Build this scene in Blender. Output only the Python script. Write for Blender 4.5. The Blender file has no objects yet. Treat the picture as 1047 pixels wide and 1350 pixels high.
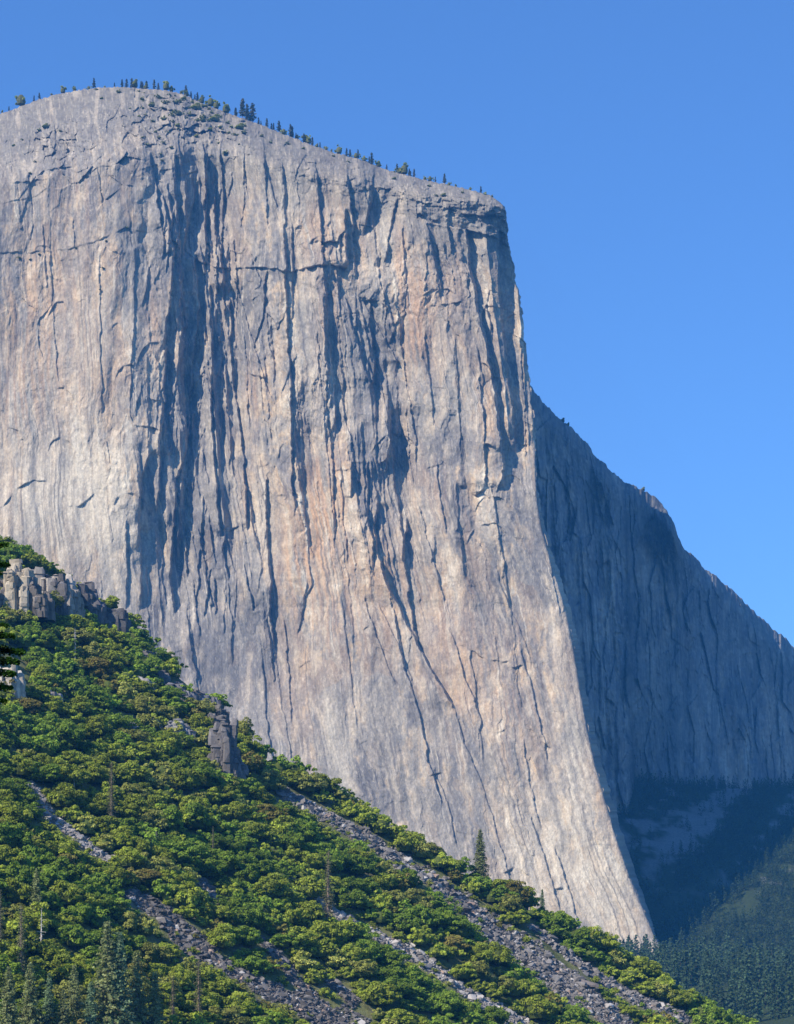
import bpy, math, random
import numpy as np

# ------------------------------------------------------------------ camera, sky, sun, exposure
sc = bpy.context.scene
COL = sc.collection
F = 2707.0; CX = 523.5; HY = 1340.0          # focal length and horizon row of the photograph, in its pixels
cam_d = bpy.data.cameras.new('camera'); cam = bpy.data.objects.new('camera', cam_d); COL.objects.link(cam)
cam_d.sensor_fit = 'VERTICAL'; cam_d.sensor_height = 24.0; cam_d.lens = 24.0*F/1350.0
cam_d.shift_y = (HY-675.0)/1350.0
cam_d.clip_start = 0.5; cam_d.clip_end = 30000
cam.location = (0, 0, 0); cam.rotation_euler = (math.radians(90), 0, 0)
sc.camera = cam

SUN_AZ = 52.0      # degrees to the left of the direction behind the camera
SUN_EL = 40.0
az, el = math.radians(SUN_AZ), math.radians(SUN_EL)
to_sun = (-math.sin(az)*math.cos(el), -math.cos(az)*math.cos(el), math.sin(el))
w = bpy.data.worlds.new('World'); sc.world = w; w.use_nodes = True
nt = w.node_tree; nt.nodes.clear()
wo = nt.nodes.new('ShaderNodeOutputWorld'); bg = nt.nodes.new('ShaderNodeBackground')
sky = nt.nodes.new('ShaderNodeTexSky'); sky.sky_type = 'NISHITA'; sky.sun_disc = False
sky.sun_elevation = el
sky.sun_rotation = math.pi + az               # 0 is +Y, growing clockwise seen from above
sky.altitude = 1200; sky.air_density = 1.35; sky.dust_density = 0.0; sky.ozone_density = 3.5
bg.inputs['Strength'].default_value = 0.105
tint = nt.nodes.new('ShaderNodeMix'); tint.data_type = 'RGBA'; tint.blend_type = 'MULTIPLY'; tint.inputs['Factor'].default_value = 1.0
tint.inputs['B'].default_value = (.56, .86, 1.29, 1)      # the deep blue of a clear mountain sky
nt.links.new(sky.outputs[0], tint.inputs['A']); nt.links.new(tint.outputs['Result'], bg.inputs[0]); nt.links.new(bg.outputs[0], wo.inputs[0])
sl = bpy.data.lights.new('sun', 'SUN'); sl.energy = 5.0; sl.angle = math.radians(0.5); sl.color = (1.0, 0.90, 0.765)
so = bpy.data.objects.new('sun', sl); COL.objects.link(so)
from mathutils import Vector
so.rotation_euler = Vector(to_sun).to_track_quat('Z', 'Y').to_euler()
sc.view_settings.view_transform = 'Standard'; sc.view_settings.look = 'None'
sc.view_settings.exposure = 0.52; sc.view_settings.gamma = 1.0
sc.cycles.volume_bounces = 0; sc.cycles.max_bounces = 4; sc.cycles.diffuse_bounces = 2
sc.cycles.use_adaptive_sampling = True

# ------------------------------------------------------------------ helpers
rng = np.random.default_rng(7)
random.seed(7)

def hash2(ix, iy, seed):
    h = (ix.astype(np.int64)*374761393 + iy.astype(np.int64)*668265263 + seed*974634777) & 0xFFFFFFFF
    h = ((h ^ (h >> 13))*1274126177) & 0xFFFFFFFF
    h = ((h ^ (h >> 16))*2246822519) & 0xFFFFFFFF
    return (h ^ (h >> 15)) & 0xFFFFFFFF

def perlin(x, y, seed=0):
    x = np.asarray(x, float); y = np.asarray(y, float)
    x0 = np.floor(x); y0 = np.floor(y); fx = x-x0; fy = y-y0
    u = fx*fx*fx*(fx*(fx*6-15)+10); v = fy*fy*fy*(fy*(fy*6-15)+10)
    def g(ox, oy):
        a = hash2(x0+ox, y0+oy, seed)/4294967296.0*2*np.pi
        return np.cos(a)*(fx-ox)+np.sin(a)*(fy-oy)
    n = (g(0,0)*(1-u)+g(1,0)*u)*(1-v)+(g(0,1)*(1-u)+g(1,1)*u)*v
    return n*1.5

def fbm(x, y, seed=0, octv=5, gain=0.5):
    t = 0; a = 1.0; f = 1.0
    for i in range(octv):
        t = t + a*perlin(x*f, y*f, seed+i*17); a *= gain; f *= 2.03
    return t

def worley(x, y, seed=0):
    """distance to the nearest and second nearest cell point, and a random value of the nearest cell"""
    x0 = np.floor(x); y0 = np.floor(y)
    d1 = np.full(x.shape, 9.0); d2 = np.full(x.shape, 9.0); r = np.zeros(x.shape)
    for ox in (-1, 0, 1):
        for oy in (-1, 0, 1):
            h = hash2(x0+ox, y0+oy, seed)
            px = x0+ox+(h & 0xFFFF)/65536.0; py = y0+oy+(h >> 16)/65536.0
            d = np.hypot(px-x, py-y)
            nearer = d < d1
            d2 = np.where(nearer, d1, np.minimum(d2, d))
            r = np.where(nearer, (h % 9973)/9973.0, r)
            d1 = np.where(nearer, d, d1)
    return d1, d2, r

def facets(x, y, seed, slope, off):
    """tilted flat plates: each cell is a plane of its own tilt and height"""
    x0 = np.floor(x); y0 = np.floor(y)
    d1 = np.full(x.shape, 9.0); v = np.zeros(x.shape)
    for ox in (-1, 0, 1):
        for oy in (-1, 0, 1):
            h = hash2(x0+ox, y0+oy, seed); h2 = hash2(x0+ox, y0+oy, seed+991)
            ax = x-(x0+ox+(h & 0xFFFF)/65536.0); ay = y-(y0+oy+(h >> 16)/65536.0)
            d = np.hypot(ax, ay); near = d < d1
            r1 = (h2 & 0xFFFF)/65536.0-.5; r2 = (h2 >> 16)/65536.0-.5; r3 = (h % 7919)/7919.0-.5
            v = np.where(near, slope*(2*r1*ax+.8*r2*ay)+off*r3, v); d1 = np.where(near, d, d1)
    return v

def crease(x, y, seed):
    """continuous noise made of flat triangles: creased planes without steps"""
    y = y+.5*x
    x0 = np.floor(x); y0 = np.floor(y); fx = x-x0; fy = y-y0
    g = lambda a, b: (hash2(x0+a, y0+b, seed) & 0xFFFF)/32768.0-1
    a, b, c, d = g(0, 0), g(1, 0), g(0, 1), g(1, 1)
    return np.where(fx+fy < 1, a+(b-a)*fx+(c-a)*fy, d+(c-d)*(1-fx)+(b-d)*(1-fy))

def sstep(a, b, x):
    t = np.clip((x-a)/(b-a), 0, 1); return t*t*(3-2*t)

def interp(pts, x):
    p = np.array(pts, float); return np.interp(x, p[:, 0], p[:, 1])

def new_mesh(name, verts, faces, mats, cols=None, smooth=False, mat_idx=None):
    """verts (n,3); faces (m,k) array; cols (n,3) linear albedo"""
    me = bpy.data.meshes.new(name)
    verts = np.ascontiguousarray(verts, np.float32); faces = np.ascontiguousarray(faces, np.int32)
    m, k = faces.shape
    me.vertices.add(len(verts)); me.vertices.foreach_set('co', verts.ravel())
    me.loops.add(m*k); me.loops.foreach_set('vertex_index', faces.ravel())
    me.polygons.add(m)
    me.polygons.foreach_set('loop_start', np.arange(0, m*k, k, dtype=np.int32))
    try: me.polygons.foreach_set('loop_total', np.full(m, k, np.int32))
    except Exception: pass
    me.update(calc_edges=True)
    if smooth: me.polygons.foreach_set('use_smooth', np.ones(m, bool))
    if cols is not None:
        a = me.color_attributes.new('Col', 'FLOAT_COLOR', 'POINT')
        c = np.ones((len(verts), 4), np.float32); c[:, :3] = cols
        a.data.foreach_set('color', c.ravel())
    for mt in (mats if isinstance(mats, (list, tuple)) else [mats]): me.materials.append(mt)
    if mat_idx is not None: me.polygons.foreach_set('material_index', np.ascontiguousarray(mat_idx, np.int32))
    me.update()
    return me

def obj(name, me, parent=None, loc=None):
    o = bpy.data.objects.new(name, me); COL.objects.link(o)
    if parent: o.parent = parent
    if loc is not None: o.location = loc
    return o

def tag(o, label=None, cat=None, group=None, kind=None):
    if label: o['label'] = label
    if cat: o['category'] = cat
    if group: o['group'] = group
    if kind: o['kind'] = kind
    return o

def grid_faces(nr, nc):
    i = np.arange(nr*nc).reshape(nr, nc)
    return np.stack([i[:-1, :-1].ravel(), i[1:, :-1].ravel(), i[1:, 1:].ravel(), i[:-1, 1:].ravel()], 1)

def P(px, py, D):
    """a photo pixel at depth D -> world point (the camera is level, at the origin, looking along +Y)"""
    return np.stack([(px-CX)/F*D, D, (HY-py)/F*D], -1)

# ------------------------------------------------------------------ materials
def material(name, build):
    m = bpy.data.materials.new(name); m.use_nodes = True
    t = m.node_tree; b = t.nodes['Principled BSDF']
    b.inputs['Specular IOR Level'].default_value = 0.15
    b.inputs['Roughness'].default_value = 0.9
    build(t, b); return m

def mul_noise(t, col, scale, amount, vec=None, detail=6, stretch=None):
    """multiply colour by 1 +- amount of noise"""
    tc = t.nodes.new('ShaderNodeTexCoord'); src = tc.outputs['Object']
    if stretch:
        mp = t.nodes.new('ShaderNodeMapping'); mp.inputs['Scale'].default_value = stretch
        t.links.new(src, mp.inputs[0]); src = mp.outputs[0]
    n = t.nodes.new('ShaderNodeTexNoise'); n.inputs['Scale'].default_value = scale; n.inputs['Detail'].default_value = detail
    n.inputs['Roughness'].default_value = 0.65
    t.links.new(src, n.inputs['Vector'])
    mr = t.nodes.new('ShaderNodeMapRange'); mr.inputs[1].default_value = 0.25; mr.inputs[2].default_value = 0.75
    mr.inputs[3].default_value = 1-amount; mr.inputs[4].default_value = 1+amount
    t.links.new(n.outputs[0], mr.inputs[0])
    mx = t.nodes.new('ShaderNodeVectorMath'); mx.operation = 'SCALE'
    t.links.new(col, mx.inputs[0]); t.links.new(mr.outputs[0], mx.inputs['Scale'])
    return mx.outputs[0], n.outputs[0]

def rock_build(scale1, scale2, bump, stretch=(1, 1, .45), amt=.16, attr=True, base=(.3, .29, .28)):
    def f(t, b):
        if attr:
            a = t.nodes.new('ShaderNodeAttribute'); a.attribute_name = 'Col'; c = a.outputs['Color']
        else:
            a = t.nodes.new('ShaderNodeRGB'); a.outputs[0].default_value = (*base, 1); c = a.outputs[0]
        c, n1 = mul_noise(t, c, scale1, amt, stretch=stretch)
        c, n2 = mul_noise(t, c, scale2, amt*.9, stretch=(1, 1, .6))
        t.links.new(c, b.inputs['Base Color'])
        bp = t.nodes.new('ShaderNodeBump'); bp.inputs['Strength'].default_value = 0.6; bp.inputs['Distance'].default_value = bump
        t.links.new(n1, bp.inputs['Height'])
        bp2 = t.nodes.new('ShaderNodeBump'); bp2.inputs['Strength'].default_value = 0.5; bp2.inputs['Distance'].default_value = bump*.5
        t.links.new(n2, bp2.inputs['Height']); t.links.new(bp.outputs[0], bp2.inputs['Normal'])
        t.links.new(bp2.outputs[0], b.inputs['Normal'])
    return f

M_GRANITE = material('granite', rock_build(.2, .8, 2.2, amt=.24))
M_OUTCROP = material('outcrop_rock', rock_build(.5, 1.6, .35, stretch=(1, 1, .5), amt=.25))
M_SCREE = material('scree_rock', rock_build(.6, 2.5, .15, stretch=(1, 1, 1), amt=.2))
def terrain_build(t, b):
    a = t.nodes.new('ShaderNodeAttribute'); a.attribute_name = 'Col'
    c, n1 = mul_noise(t, a.outputs['Color'], .35, .45, stretch=(1, 1, 1))
    t.links.new(c, b.inputs['Base Color'])
    bp = t.nodes.new('ShaderNodeBump'); bp.inputs['Distance'].default_value = .8; bp.inputs['Strength'].default_value = .8
    t.links.new(n1, bp.inputs['Height']); t.links.new(bp.outputs[0], b.inputs['Normal'])
M_GROUND = material('hillside_soil', terrain_build)
def leaf_build(t, b):
    a = t.nodes.new('ShaderNodeAttribute'); a.attribute_name = 'Col'
    oi = t.nodes.new('ShaderNodeObjectInfo')
    hs = t.nodes.new('ShaderNodeHueSaturation')
    t.links.new(a.outputs['Color'], hs.inputs['Color'])
    mr = t.nodes.new('ShaderNodeMapRange'); mr.inputs[3].default_value = .8; mr.inputs[4].default_value = 1.22
    t.links.new(oi.outputs['Random'], mr.inputs[0]); t.links.new(mr.outputs[0], hs.inputs['Value'])
    c, n1 = mul_noise(t, hs.outputs[0], .5, .18, stretch=(1, 1, 1), detail=3)
    t.links.new(c, b.inputs['Base Color']); b.inputs['Roughness'].default_value = .85
    b.inputs['Specular IOR Level'].default_value = .05
    # thin leaves let some light through
    tr = t.nodes.new('ShaderNodeBsdfTranslucent'); t.links.new(c, tr.inputs[0])
    mx = t.nodes.new('ShaderNodeMixShader'); mx.inputs[0].default_value = .36
    t.links.new(b.outputs[0], mx.inputs[1]); t.links.new(tr.outputs[0], mx.inputs[2])
    t.links.new(mx.outputs[0], t.nodes['Material Output'].inputs['Surface'])
M_LEAF = material('leaves', leaf_build)
def bark_build(col):
    def f(t, b):
        r = t.nodes.new('ShaderNodeRGB'); r.outputs[0].default_value = (*col, 1)
        c, n = mul_noise(t, r.outputs[0], 2.0, .3, stretch=(1, 1, .2)); t.links.new(c, b.inputs['Base Color'])
    return f
M_BARK = material('pine_bark', bark_build((.27, .20, .16)))
M_SNAG = material('dead_wood', bark_build((.5, .47, .43)))

# ------------------------------------------------------------------ the big cliff
TOP = [(-140,205),(-60,172),(0,150),(20,143),(45,133),(70,125),(100,119),(130,115),(160,114),(185,116),(215,118),(240,123),(262,133),
       (280,140),(296,147),(320,155),(345,164),(375,176),(405,188),(440,200),(475,209),(505,221),(530,228),(560,236),(590,242),
       (620,249),(645,256),(658,264),(666,272)]
PROW = [(272,664),(290,667),(320,670),(345,675),(370,680),(395,685),(420,689),(450,691),(480,694),(510,699),(545,703),(590,706),(630,707),
        (665,710),(700,716),(735,726),(770,737),(810,748),(860,758),(910,766),(960,775),(1010,786),(1060,800),(1110,815),(1150,829),
        (1190,845),(1240,866),(1290,890),(1340,915)]
X0 = -140.0; YB = 1340.0
NU, NV = 1340, 1300
uu = np.linspace(0, 1, NU)[None, :]; vv = np.linspace(0, 1, NV)[:, None]
tx = X0+uu*(664-X0)
ty = interp(TOP, tx)+perlin(tx/6, tx*0, 3)*1.6+perlin(tx/2.2, tx*0, 4)*0.9
ry = 272+vv*(YB-272)
rx = interp(PROW, ry)+perlin(ry/18, ry*0, 5)*2.6+perlin(ry/6, ry*0, 6)*1.2+((hash2(np.floor(ry/9+perlin(ry/7, ry*0, 7)), ry*0, 8) % 100)/100-.5)*1.8
lx = X0+0*vv; ly = ty[:, :1]+vv*(YB-ty[:, :1])
bxx = X0+uu*(rx[-1:, :]-X0); byy = YB+0*uu
# Coons patch between skyline, prow, left border and foot
GX = (1-vv)*tx+vv*bxx+(1-uu)*lx+uu*rx-((1-uu)*(1-vv)*X0+uu*(1-vv)*tx[:, -1:]+(1-uu)*vv*X0+uu*vv*rx[-1:, :])
GY = (1-vv)*ty+vv*byy+(1-uu)*ly+uu*ry-((1-uu)*(1-vv)*ty[:, :1]+uu*(1-vv)*ty[:, -1:]+vv*YB)
SX = uu*760+0*vv                     # flow coordinate: constant along the lines running down the wall

def smooth_line(pts, y):
    p = np.array(pts, float); return np.interp(y, p[:, 1], p[:, 0])

Dp = np.zeros((NV, NU))               # relief in photo pixels, + is farther away
TAN = math.tan(az)
def step(pts, wd, L=26, R=34, k=1.0, rough=1.0, endw=8.0):
    """a right-facing corner: rock swells towards the viewer left of the line, drops back to the right of it"""
    global Dp
    y0, y1 = pts[0][1], pts[-1][1]
    m = 40+max(L, R)*3
    r0 = np.searchsorted(GY[:, NU//2], y0-60); r1 = np.searchsorted(GY[:, NU//2], y1+60)
    r0 = max(0, r0-40); r1 = min(NV, r1+40)
    xs = [p[0] for p in pts]
    c0 = np.searchsorted(GX[(r0+r1)//2], min(xs)-m-80); c1 = np.searchsorted(GX[(r0+r1)//2], max(xs)+m+80)
    c0 = max(0, c0); c1 = min(NU, c1)
    gx = GX[r0:r1, c0:c1]; gy = GY[r0:r1, c0:c1]
    if gx.size == 0: return
    sd = int(abs(pts[0][0]*7+pts[0][1]*3))
    xl = smooth_line(pts, gy)+perlin(gy/26, gy*0, sd)*1.8*rough+perlin(gy/6, gy*0, sd+1)*.7*rough
    s = gx-xl
    for per, amp in ((13.0, 1.7), (4.7, .8)):
        q_ = gy/per+sd*.37; f0 = np.floor(q_); fr = sstep(.8, 1.0, q_-f0)
        h0 = (hash2(f0, f0*0, sd) % 1000)/1000.0-.5; h1 = (hash2(f0+1, f0*0, sd) % 1000)/1000.0-.5
        s = s-amp*rough*(h0*(1-fr)+h1*fr)
    A = wd/TAN*k*(1+.45*perlin(gy/30, gy*0, sd+2))
    env = sstep(y0-endw, y0+endw*.6, gy)*(1-sstep(y1-endw, y1+endw, gy))
    ww = max(1.6, wd*.16)
    f = np.where(s < 0, -.5*np.exp(np.minimum(s, 0)/L), np.where(s < ww, -.5+s/ww, .5*np.exp(-np.maximum(s-ww, 0)/R)))
    Dp[r0:r1, c0:c1] += A*env*f

def ledge(pts, A, up=14, dn=14):
    """an overhang: rock above the line stands out, below it is cut back"""
    global Dp
    p = np.array(pts, float); x0, x1 = p[0, 0], p[-1, 0]
    sd = int(abs(x0*5+p[0, 1]))
    mx = (GX > x0-12) & (GX < x1+12) & (GY > p[:, 1].min()-60) & (GY < p[:, 1].max()+60)
    gx = GX[mx]; gy = GY[mx]
    yl = np.interp(gx, p[:, 0], p[:, 1])+perlin(gx/9, gx*0, sd)*2
    s = gy-yl
    env = sstep(x0-6, x0+4, gx)*(1-sstep(x1-4, x1+6, gx))
    A = A*np.clip(.65+1.5*perlin(gx/13, gx*0, sd+3), .05, 1.3)
    f = np.where(s < 0, -.6*np.exp(np.minimum(s, 0)/up), np.where(s < 1.6, -.6+s/1.6, .4*np.exp(-np.maximum(s-1.6, 0)/dn)))
    Dp[mx] += A*env*f

FEATURES = [
 ([(232,140),(236,190),(240,235)],7), ([(197,205),(205,250),(214,300)],10), ([(244,240),(246,290),(241,335)],14),
 ([(215,262),(222,300),(228,330)],10), ([(268,190),(272,240),(270,300),(275,345)],9), ([(290,200),(294,260),(292,330)],8),
 ([(229,325),(226,380),(220,420),(217,470),(216,530),(210,575),(209,640),(206,672)],16,20,40),
 ([(196,598),(187,625),(184,660),(182,700),(180,722)],15,22,30),
 ([(256,340),(262,400),(256,460),(250,520),(247,590),(232,630),(228,700),(224,760),(230,805)],14,16,40),
 ([(276,380),(280,450),(278,520),(281,600),(286,660),(290,705)],13,14,30),
 ([(303,400),(303,450),(306,500),(313,540),(320,590),(323,650),(326,695)],12,16,40),
 ([(309,368),(318,400),(326,425),(336,460),(348,500),(360,532)],6,20,14),
 ([(240,640),(243,700),(247,760)],9,16,24), ([(262,700),(270,745),(279,800)],7,14,24), ([(298,680),(294,730),(300,760)],9,14,22),
 ([(416,215),(420,260),(425,320),(428,368)],9,26,20), ([(454,280),(456,320),(458,350)],17,30,26),
 ([(428,375),(430,400),(432,440),(437,480),(440,530),(443,565)],12,24,30),
 ([(455,395),(462,420),(470,450),(480,485),(494,525)],7,20,16), ([(474,395),(480,430),(488,470),(500,500)],5,16,16),
 ([(492,225),(489,262),(480,305)],15,14,26), ([(524,265),(514,300),(508,345)],9,20,20),
 ([(562,295),(569,325),(575,350),(581,385)],7,20,20), ([(530,300),(534,360),(538,400)],5,20,20),
 ([(612,292),(618,345),(627,400),(640,455),(652,520),(661,600),(664,640)],22,44,40),
 ([(655,275),(656,330),(658,400),(666,470),(674,530),(679,590)],20,30,40),
 ([(683,430),(689,500),(692,560),(693,600)],6,10,10), ([(592,262),(590,290),(594,330)],10,16,16), ([(640,400),(648,440)],8,10,20),
 ([(514,545),(513,585),(508,622)],15,22,30), ([(463,610),(463,635),(462,655)],12,8,12,1,.3,2),
 ([(490,612),(489,650),(487,700)],5,12,14), ([(476,560),(478,600),(482,680)],6,14,16),
 ([(497,668),(493,700),(497,735),(512,775),(535,820),(560,870),(596,930)],19,34,30),
 ([(537,690),(531,720),(529,735)],16,12,16), ([(165,690),(167,740),(166,800)],7,22,16), ([(184,700),(186,760),(184,800)],8,14,14),
 ([(208,690),(214,760),(220,800)],4,12,14), ([(328,655),(334,700),(342,730)],6,12,14),
 ([(350,360),(346,420),(336,452)],7,14,14), ([(384,300),(386,360),(384,420)],5,20,16), ([(388,560),(396,640),(404,700),(410,770)],4,26,20),
 ([(418,440),(424,520),(432,600),(440,700)],4,22,20), ([(449,620),(452,680),(458,740)],5,18,18),
 ([(404,770),(400,800),(392,835)],4,16,20), ([(340,470),(346,540),(354,600)],3,20,20),
 ([(575,610),(580,660),(588,700)],6,18,18), ([(600,640),(606,700),(612,760)],4,18,18), ([(560,440),(566,500),(572,560)],4,20,20),
 ([(632,500),(638,560),(640,640)],7,26,20), ([(600,450),(604,520),(608,600)],4,20,20), ([(535,540),(540,600),(545,640)],5,20,20),
 ([(650,660),(664,740),(672,800)],4,16,20), ([(600,935),(612,980),(638,1040),(658,1110),(680,1185)],4,30,24),
 ([(480,790),(500,850),(520,900)],4,20,20), ([(500,800),(524,850),(544,900)],4,16,18), ([(450,790),(460,870),(470,960)],3,20,20),
 ([(686,860),(704,920),(722,1000)],5,26,20), ([(573,1015),(590,1060),(602,1115)],4,20,18), ([(700,1080),(724,1150),(738,1200)],5,20,16),
 ([(732,1120),(752,1180),(764,1225)],5,18,16), ([(690,980),(700,1040),(712,1090)],4,20,20), ([(374,820),(380,880),(384,950)],5,16,20),
 ([(352,820),(358,860),(360,900)],5,14,14), ([(300,770),(306,830),(304,870)],4,14,16), ([(246,800),(252,860),(262,900)],5,16,18),
 ([(720,700),(728,760),(738,810)],4,12,10), ([(620,860),(630,930),(636,1000)],4,24,22), ([(66,340),(70,420),(76,500)],3,22,22),
 ([(130,340),(132,440),(134,540)],3,26,26), ([(178,330),(176,420),(172,520)],4,30,30), ([(193,470),(196,540),(194,590)],3,20,20),
 ([(70,165),(73,185),(68,205)],9,10,12), ([(36,230),(42,280),(40,330)],3,20,20), ([(96,290),(98,330)],3,16,16),
 ([(346,180),(350,230),(352,300)],5,22,20), ([(372,215),(376,270),(374,330)],5,18,18), ([(320,190),(322,250),(318,300)],5,16,18),
]
for f in FEATURES:
    f = list(f)+[26, 34, 1.0][len(f)-2:] if len(f) < 5 else list(f)
    f[4] *= 1.12; step(*f)
def spine(pts, wd, A):
    """a thin rib standing out of a recess and catching the light on its left side"""
    global Dp
    p = np.array(pts, float)
    xl = smooth_line(pts, GY)+perlin(GY/20, GY*0, int(p[0, 0]))*1.6
    env = sstep(p[0, 1]-6, p[0, 1]+10, GY)*(1-sstep(p[-1, 1]-20, p[-1, 1]+6, GY))
    s_ = GX-xl
    Dp += -A*env*np.where(s_ < 0, np.exp(s_/wd), np.exp(-s_/(wd*.5)))
for sp in [([(268,345),(276,420),(282,520),(288,620),(297,700)],6,9), ([(236,560),(240,620),(236,690),(232,740)],6,9), ([(230,395),(236,450),(234,500)],4,6),
           ([(250,500),(254,580),(262,660)],5,7), ([(296,480),(302,560),(308,640)],5,7), ([(205,700),(210,780),(214,830)],5,5), ([(262,230),(264,300)],4,5),
           ([(470,560),(474,640)],4,5), ([(640,300),(650,400),(664,500),(672,580)],9,10), ([(682,380),(688,450),(694,540),(698,600)],5,8), ([(503,700),(509,760),(520,800)],7,7),
           ([(484,470),(490,540),(494,600)],4,5)]: spine(*sp)
R3 = random.Random(4)
for i in range(15):
    x = R3.uniform(190, 585); y = R3.uniform(180, 640); ln = R3.uniform(120, 330); dr = (x-190)/480*.17+R3.uniform(-.05, .05)
    pts = [(x+dr*t_*ln+R3.uniform(-3, 3), y+t_*ln) for t_ in (0, .25, .5, .75, 1)]
    step(pts, R3.uniform(6, 15), R3.uniform(26, 50), R3.uniform(26, 50), 1.0, 1.2, R3.uniform(10, 40))
for i in range(5):
    x = R3.uniform(330, 700); y = R3.uniform(700, 980); ln = R3.uniform(100, 260); dr = .12+(x-330)/400*.3
    pts = [(x+dr*t_*ln+R3.uniform(-3, 3), y+t_*ln) for t_ in (0, .25, .5, .75, 1)]
    step(pts, R3.uniform(3, 8), R3.uniform(26, 50), R3.uniform(26, 50), 1.0, 1.2, R3.uniform(10, 30))
LEDGES = [([(228,316),(262,344),(290,353),(350,352),(385,358),(400,354)],6), ([(405,352),(428,348),(456,352)],11), ([(418,318),(446,318)],9),
 ([(478,395),(505,396)],6), ([(572,402),(606,398)],5), ([(0,332),(40,332),(90,328),(130,316),(165,300),(200,306)],2),
 ([(4,668),(20,645),(44,632),(58,634)],4), ([(94,668),(110,664),(124,650)],4), ([(196,562),(212,566)],5), ([(610,640),(626,652),(648,640)],6),
 ([(554,282),(575,290)],10), ([(590,272),(612,282),(640,284),(660,280)],9), ([(108,232),(128,231)],3),
 ([(40,242),(52,240)],2), ([(330,493),(350,497)],6), ([(300,700),(320,690)],7), ([(310,206),(332,200)],5), ([(20,240),(60,236)],3),
 ([(500,612),(516,600)],5), ([(655,965),(668,960)],3), ([(568,1022),(580,1018)],4), ([(397,795),(412,770)],3), ([(470,838),(482,826)],4),
 ([(672,880),(690,876)],3), ([(735,1170),(752,1172)],4), ([(665,1150),(680,1142),(694,1152)],3), ([(700,960),(724,985)],3),
 ([(610,850),(640,868),(668,872)],3), ([(180,560),(196,562)],3), ([(436,620),(460,618)],3), ([(640,585),(660,590)],5), ([(684,584),(694,586)],4)]
for a in LEDGES: ledge(*a)

# how rugged the wall is, by place
def blob(cx, cy, rx_, ry_, x=None, y=None):
    x = GX if x is None else x; y = GY if y is None else y
    return np.exp(-(((x-cx)/rx_)**2+((y-cy)/ry_)**2))
rug = .22+.75*blob(250,430,85,330)+.7*blob(430,450,150,300)+.5*blob(560,450,130,220)+.1*blob(640,500,50,250)+.25*blob(480,720,90,120)
rug = rug-.4*blob(568,430,34,120)-.35*blob(385,500,34,110)-.3*blob(440,700,40,90)
rug = rug-.35*sstep(740, 860, GY+.25*(GX-300))
rug = np.clip(rug, .08, 1.1)*.85
# procedural corners and flakes along the flow lines
R2 = random.Random(11)
for i in range(150):
    for _ in range(20):
        u0 = R2.random(); y0 = R2.uniform(150, 1180)
        c = min(NU-1, int(u0*(NU-1)))
        r = min(NV-1, int(np.searchsorted(GY[:, c], y0)))
        if R2.random() < float(rug[r, c])**1.7: break
    ln = R2.uniform(25, 190)*(.6 if y0 < 300 else 1)
    rows = [r]; 
    while rows[-1] < NV-3 and GY[rows[-1], c] < y0+ln: rows.append(min(NV-1, rows[-1]+18))
    if len(rows) < 3: continue
    dr = R2.uniform(-.06, .10) if R2.random() < .6 else R2.choice([-1, 1])*R2.uniform(.15, .5)
    if abs(dr) > .12: rows = rows[:max(3, len(rows)//2)]
    pts = [(float(GX[q, c])+dr*(float(GY[q, c])-y0), float(GY[q, c])) for q in rows]
    wd = R2.choice([1.5, 2, 2.5, 3, 4, 5.5])*(.45+.9*float(rug[r, c]))
    step(pts, wd, R2.uniform(8, 30), R2.uniform(8, 30), 1.0, 1.0, R2.uniform(3, 14))
for i in range(75):
    x = R2.uniform(0, 800); y = R2.uniform(170, 1200); ln = R2.uniform(6, 38)
    t = R2.uniform(-.5, .5)
    ledge([(x, y), (x+ln*.5, y+t*ln*.5+R2.uniform(-2, 2)), (x+ln, y+t*ln)], R2.uniform(.4, 1.2 if y > 700 else 2.0), R2.uniform(4, 12), R2.uniform(4, 12))

for i in range(70):
    x = R2.gauss(262, 36); y = R2.uniform(190, 780); ln = R2.uniform(18, 80); dr = R2.uniform(-.22, .3)
    step([(x+dr*t_*ln, y+t_*ln) for t_ in (0, .5, 1)], R2.uniform(3, 8), R2.uniform(6, 16), R2.uniform(6, 16), 1.0, 1.0, R2.uniform(2, 8))
for i in range(46):
    x = R2.uniform(20, 700); y = R2.uniform(190, 720); r_ = R2.uniform(7, 30); h_ = r_*R2.uniform(.5, 1.6); sk = R2.uniform(-.6, .6)
    pts = [(x+r_*q_, y-h_*math.sqrt(1-q_*q_)+sk*r_*q_) for q_ in (-.98, -.85, -.6, -.3, 0, .3, .6, .85, .98)]
    ledge(pts, R2.uniform(1.2, 4.2), R2.uniform(5, 20), R2.uniform(8, 30))
Sw = SX+6*perlin(SX/40, GY/90, 31)
# macro form: broad bays where the wall turns away from the sun and comes back
def macro(a, b, ret, slope, fade=50):
    global Dp
    ya, yb = a[0][1], a[-1][1]
    xa = smooth_line(a, GY); xb = smooth_line(b, GY)
    env = sstep(ya-fade, ya+fade, GY)*(1-sstep(yb-fade, yb+fade, GY))
    s_ = GX-xa; wdt = xb-xa
    up = np.clip(s_, 0, wdt)*slope
    dn = np.where(s_ > wdt, np.clip(1-(s_-wdt)/ret, 0, 1), 1)
    Dp += env*up*dn*dn*(3-2*dn)
macro([(190,170),(196,250),(205,330)], [(285,170),(290,250),(292,330)], 60, .3)
macro([(215,360),(212,450),(206,560),(205,660),(215,760)], [(305,360),(312,450),(322,560),(326,660),(330,760)], 95, .24)
macro([(232,790),(262,930)], [(345,790),(380,930)], 90, .30)
macro([(436,430),(446,560),(462,690)], [(508,430),(524,560),(530,690)], 60, .34, 60)
macro([(592,300),(606,400),(630,520),(650,620)], [(662,300),(680,400),(694,520),(700,620)], 40, .38, 40)
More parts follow.
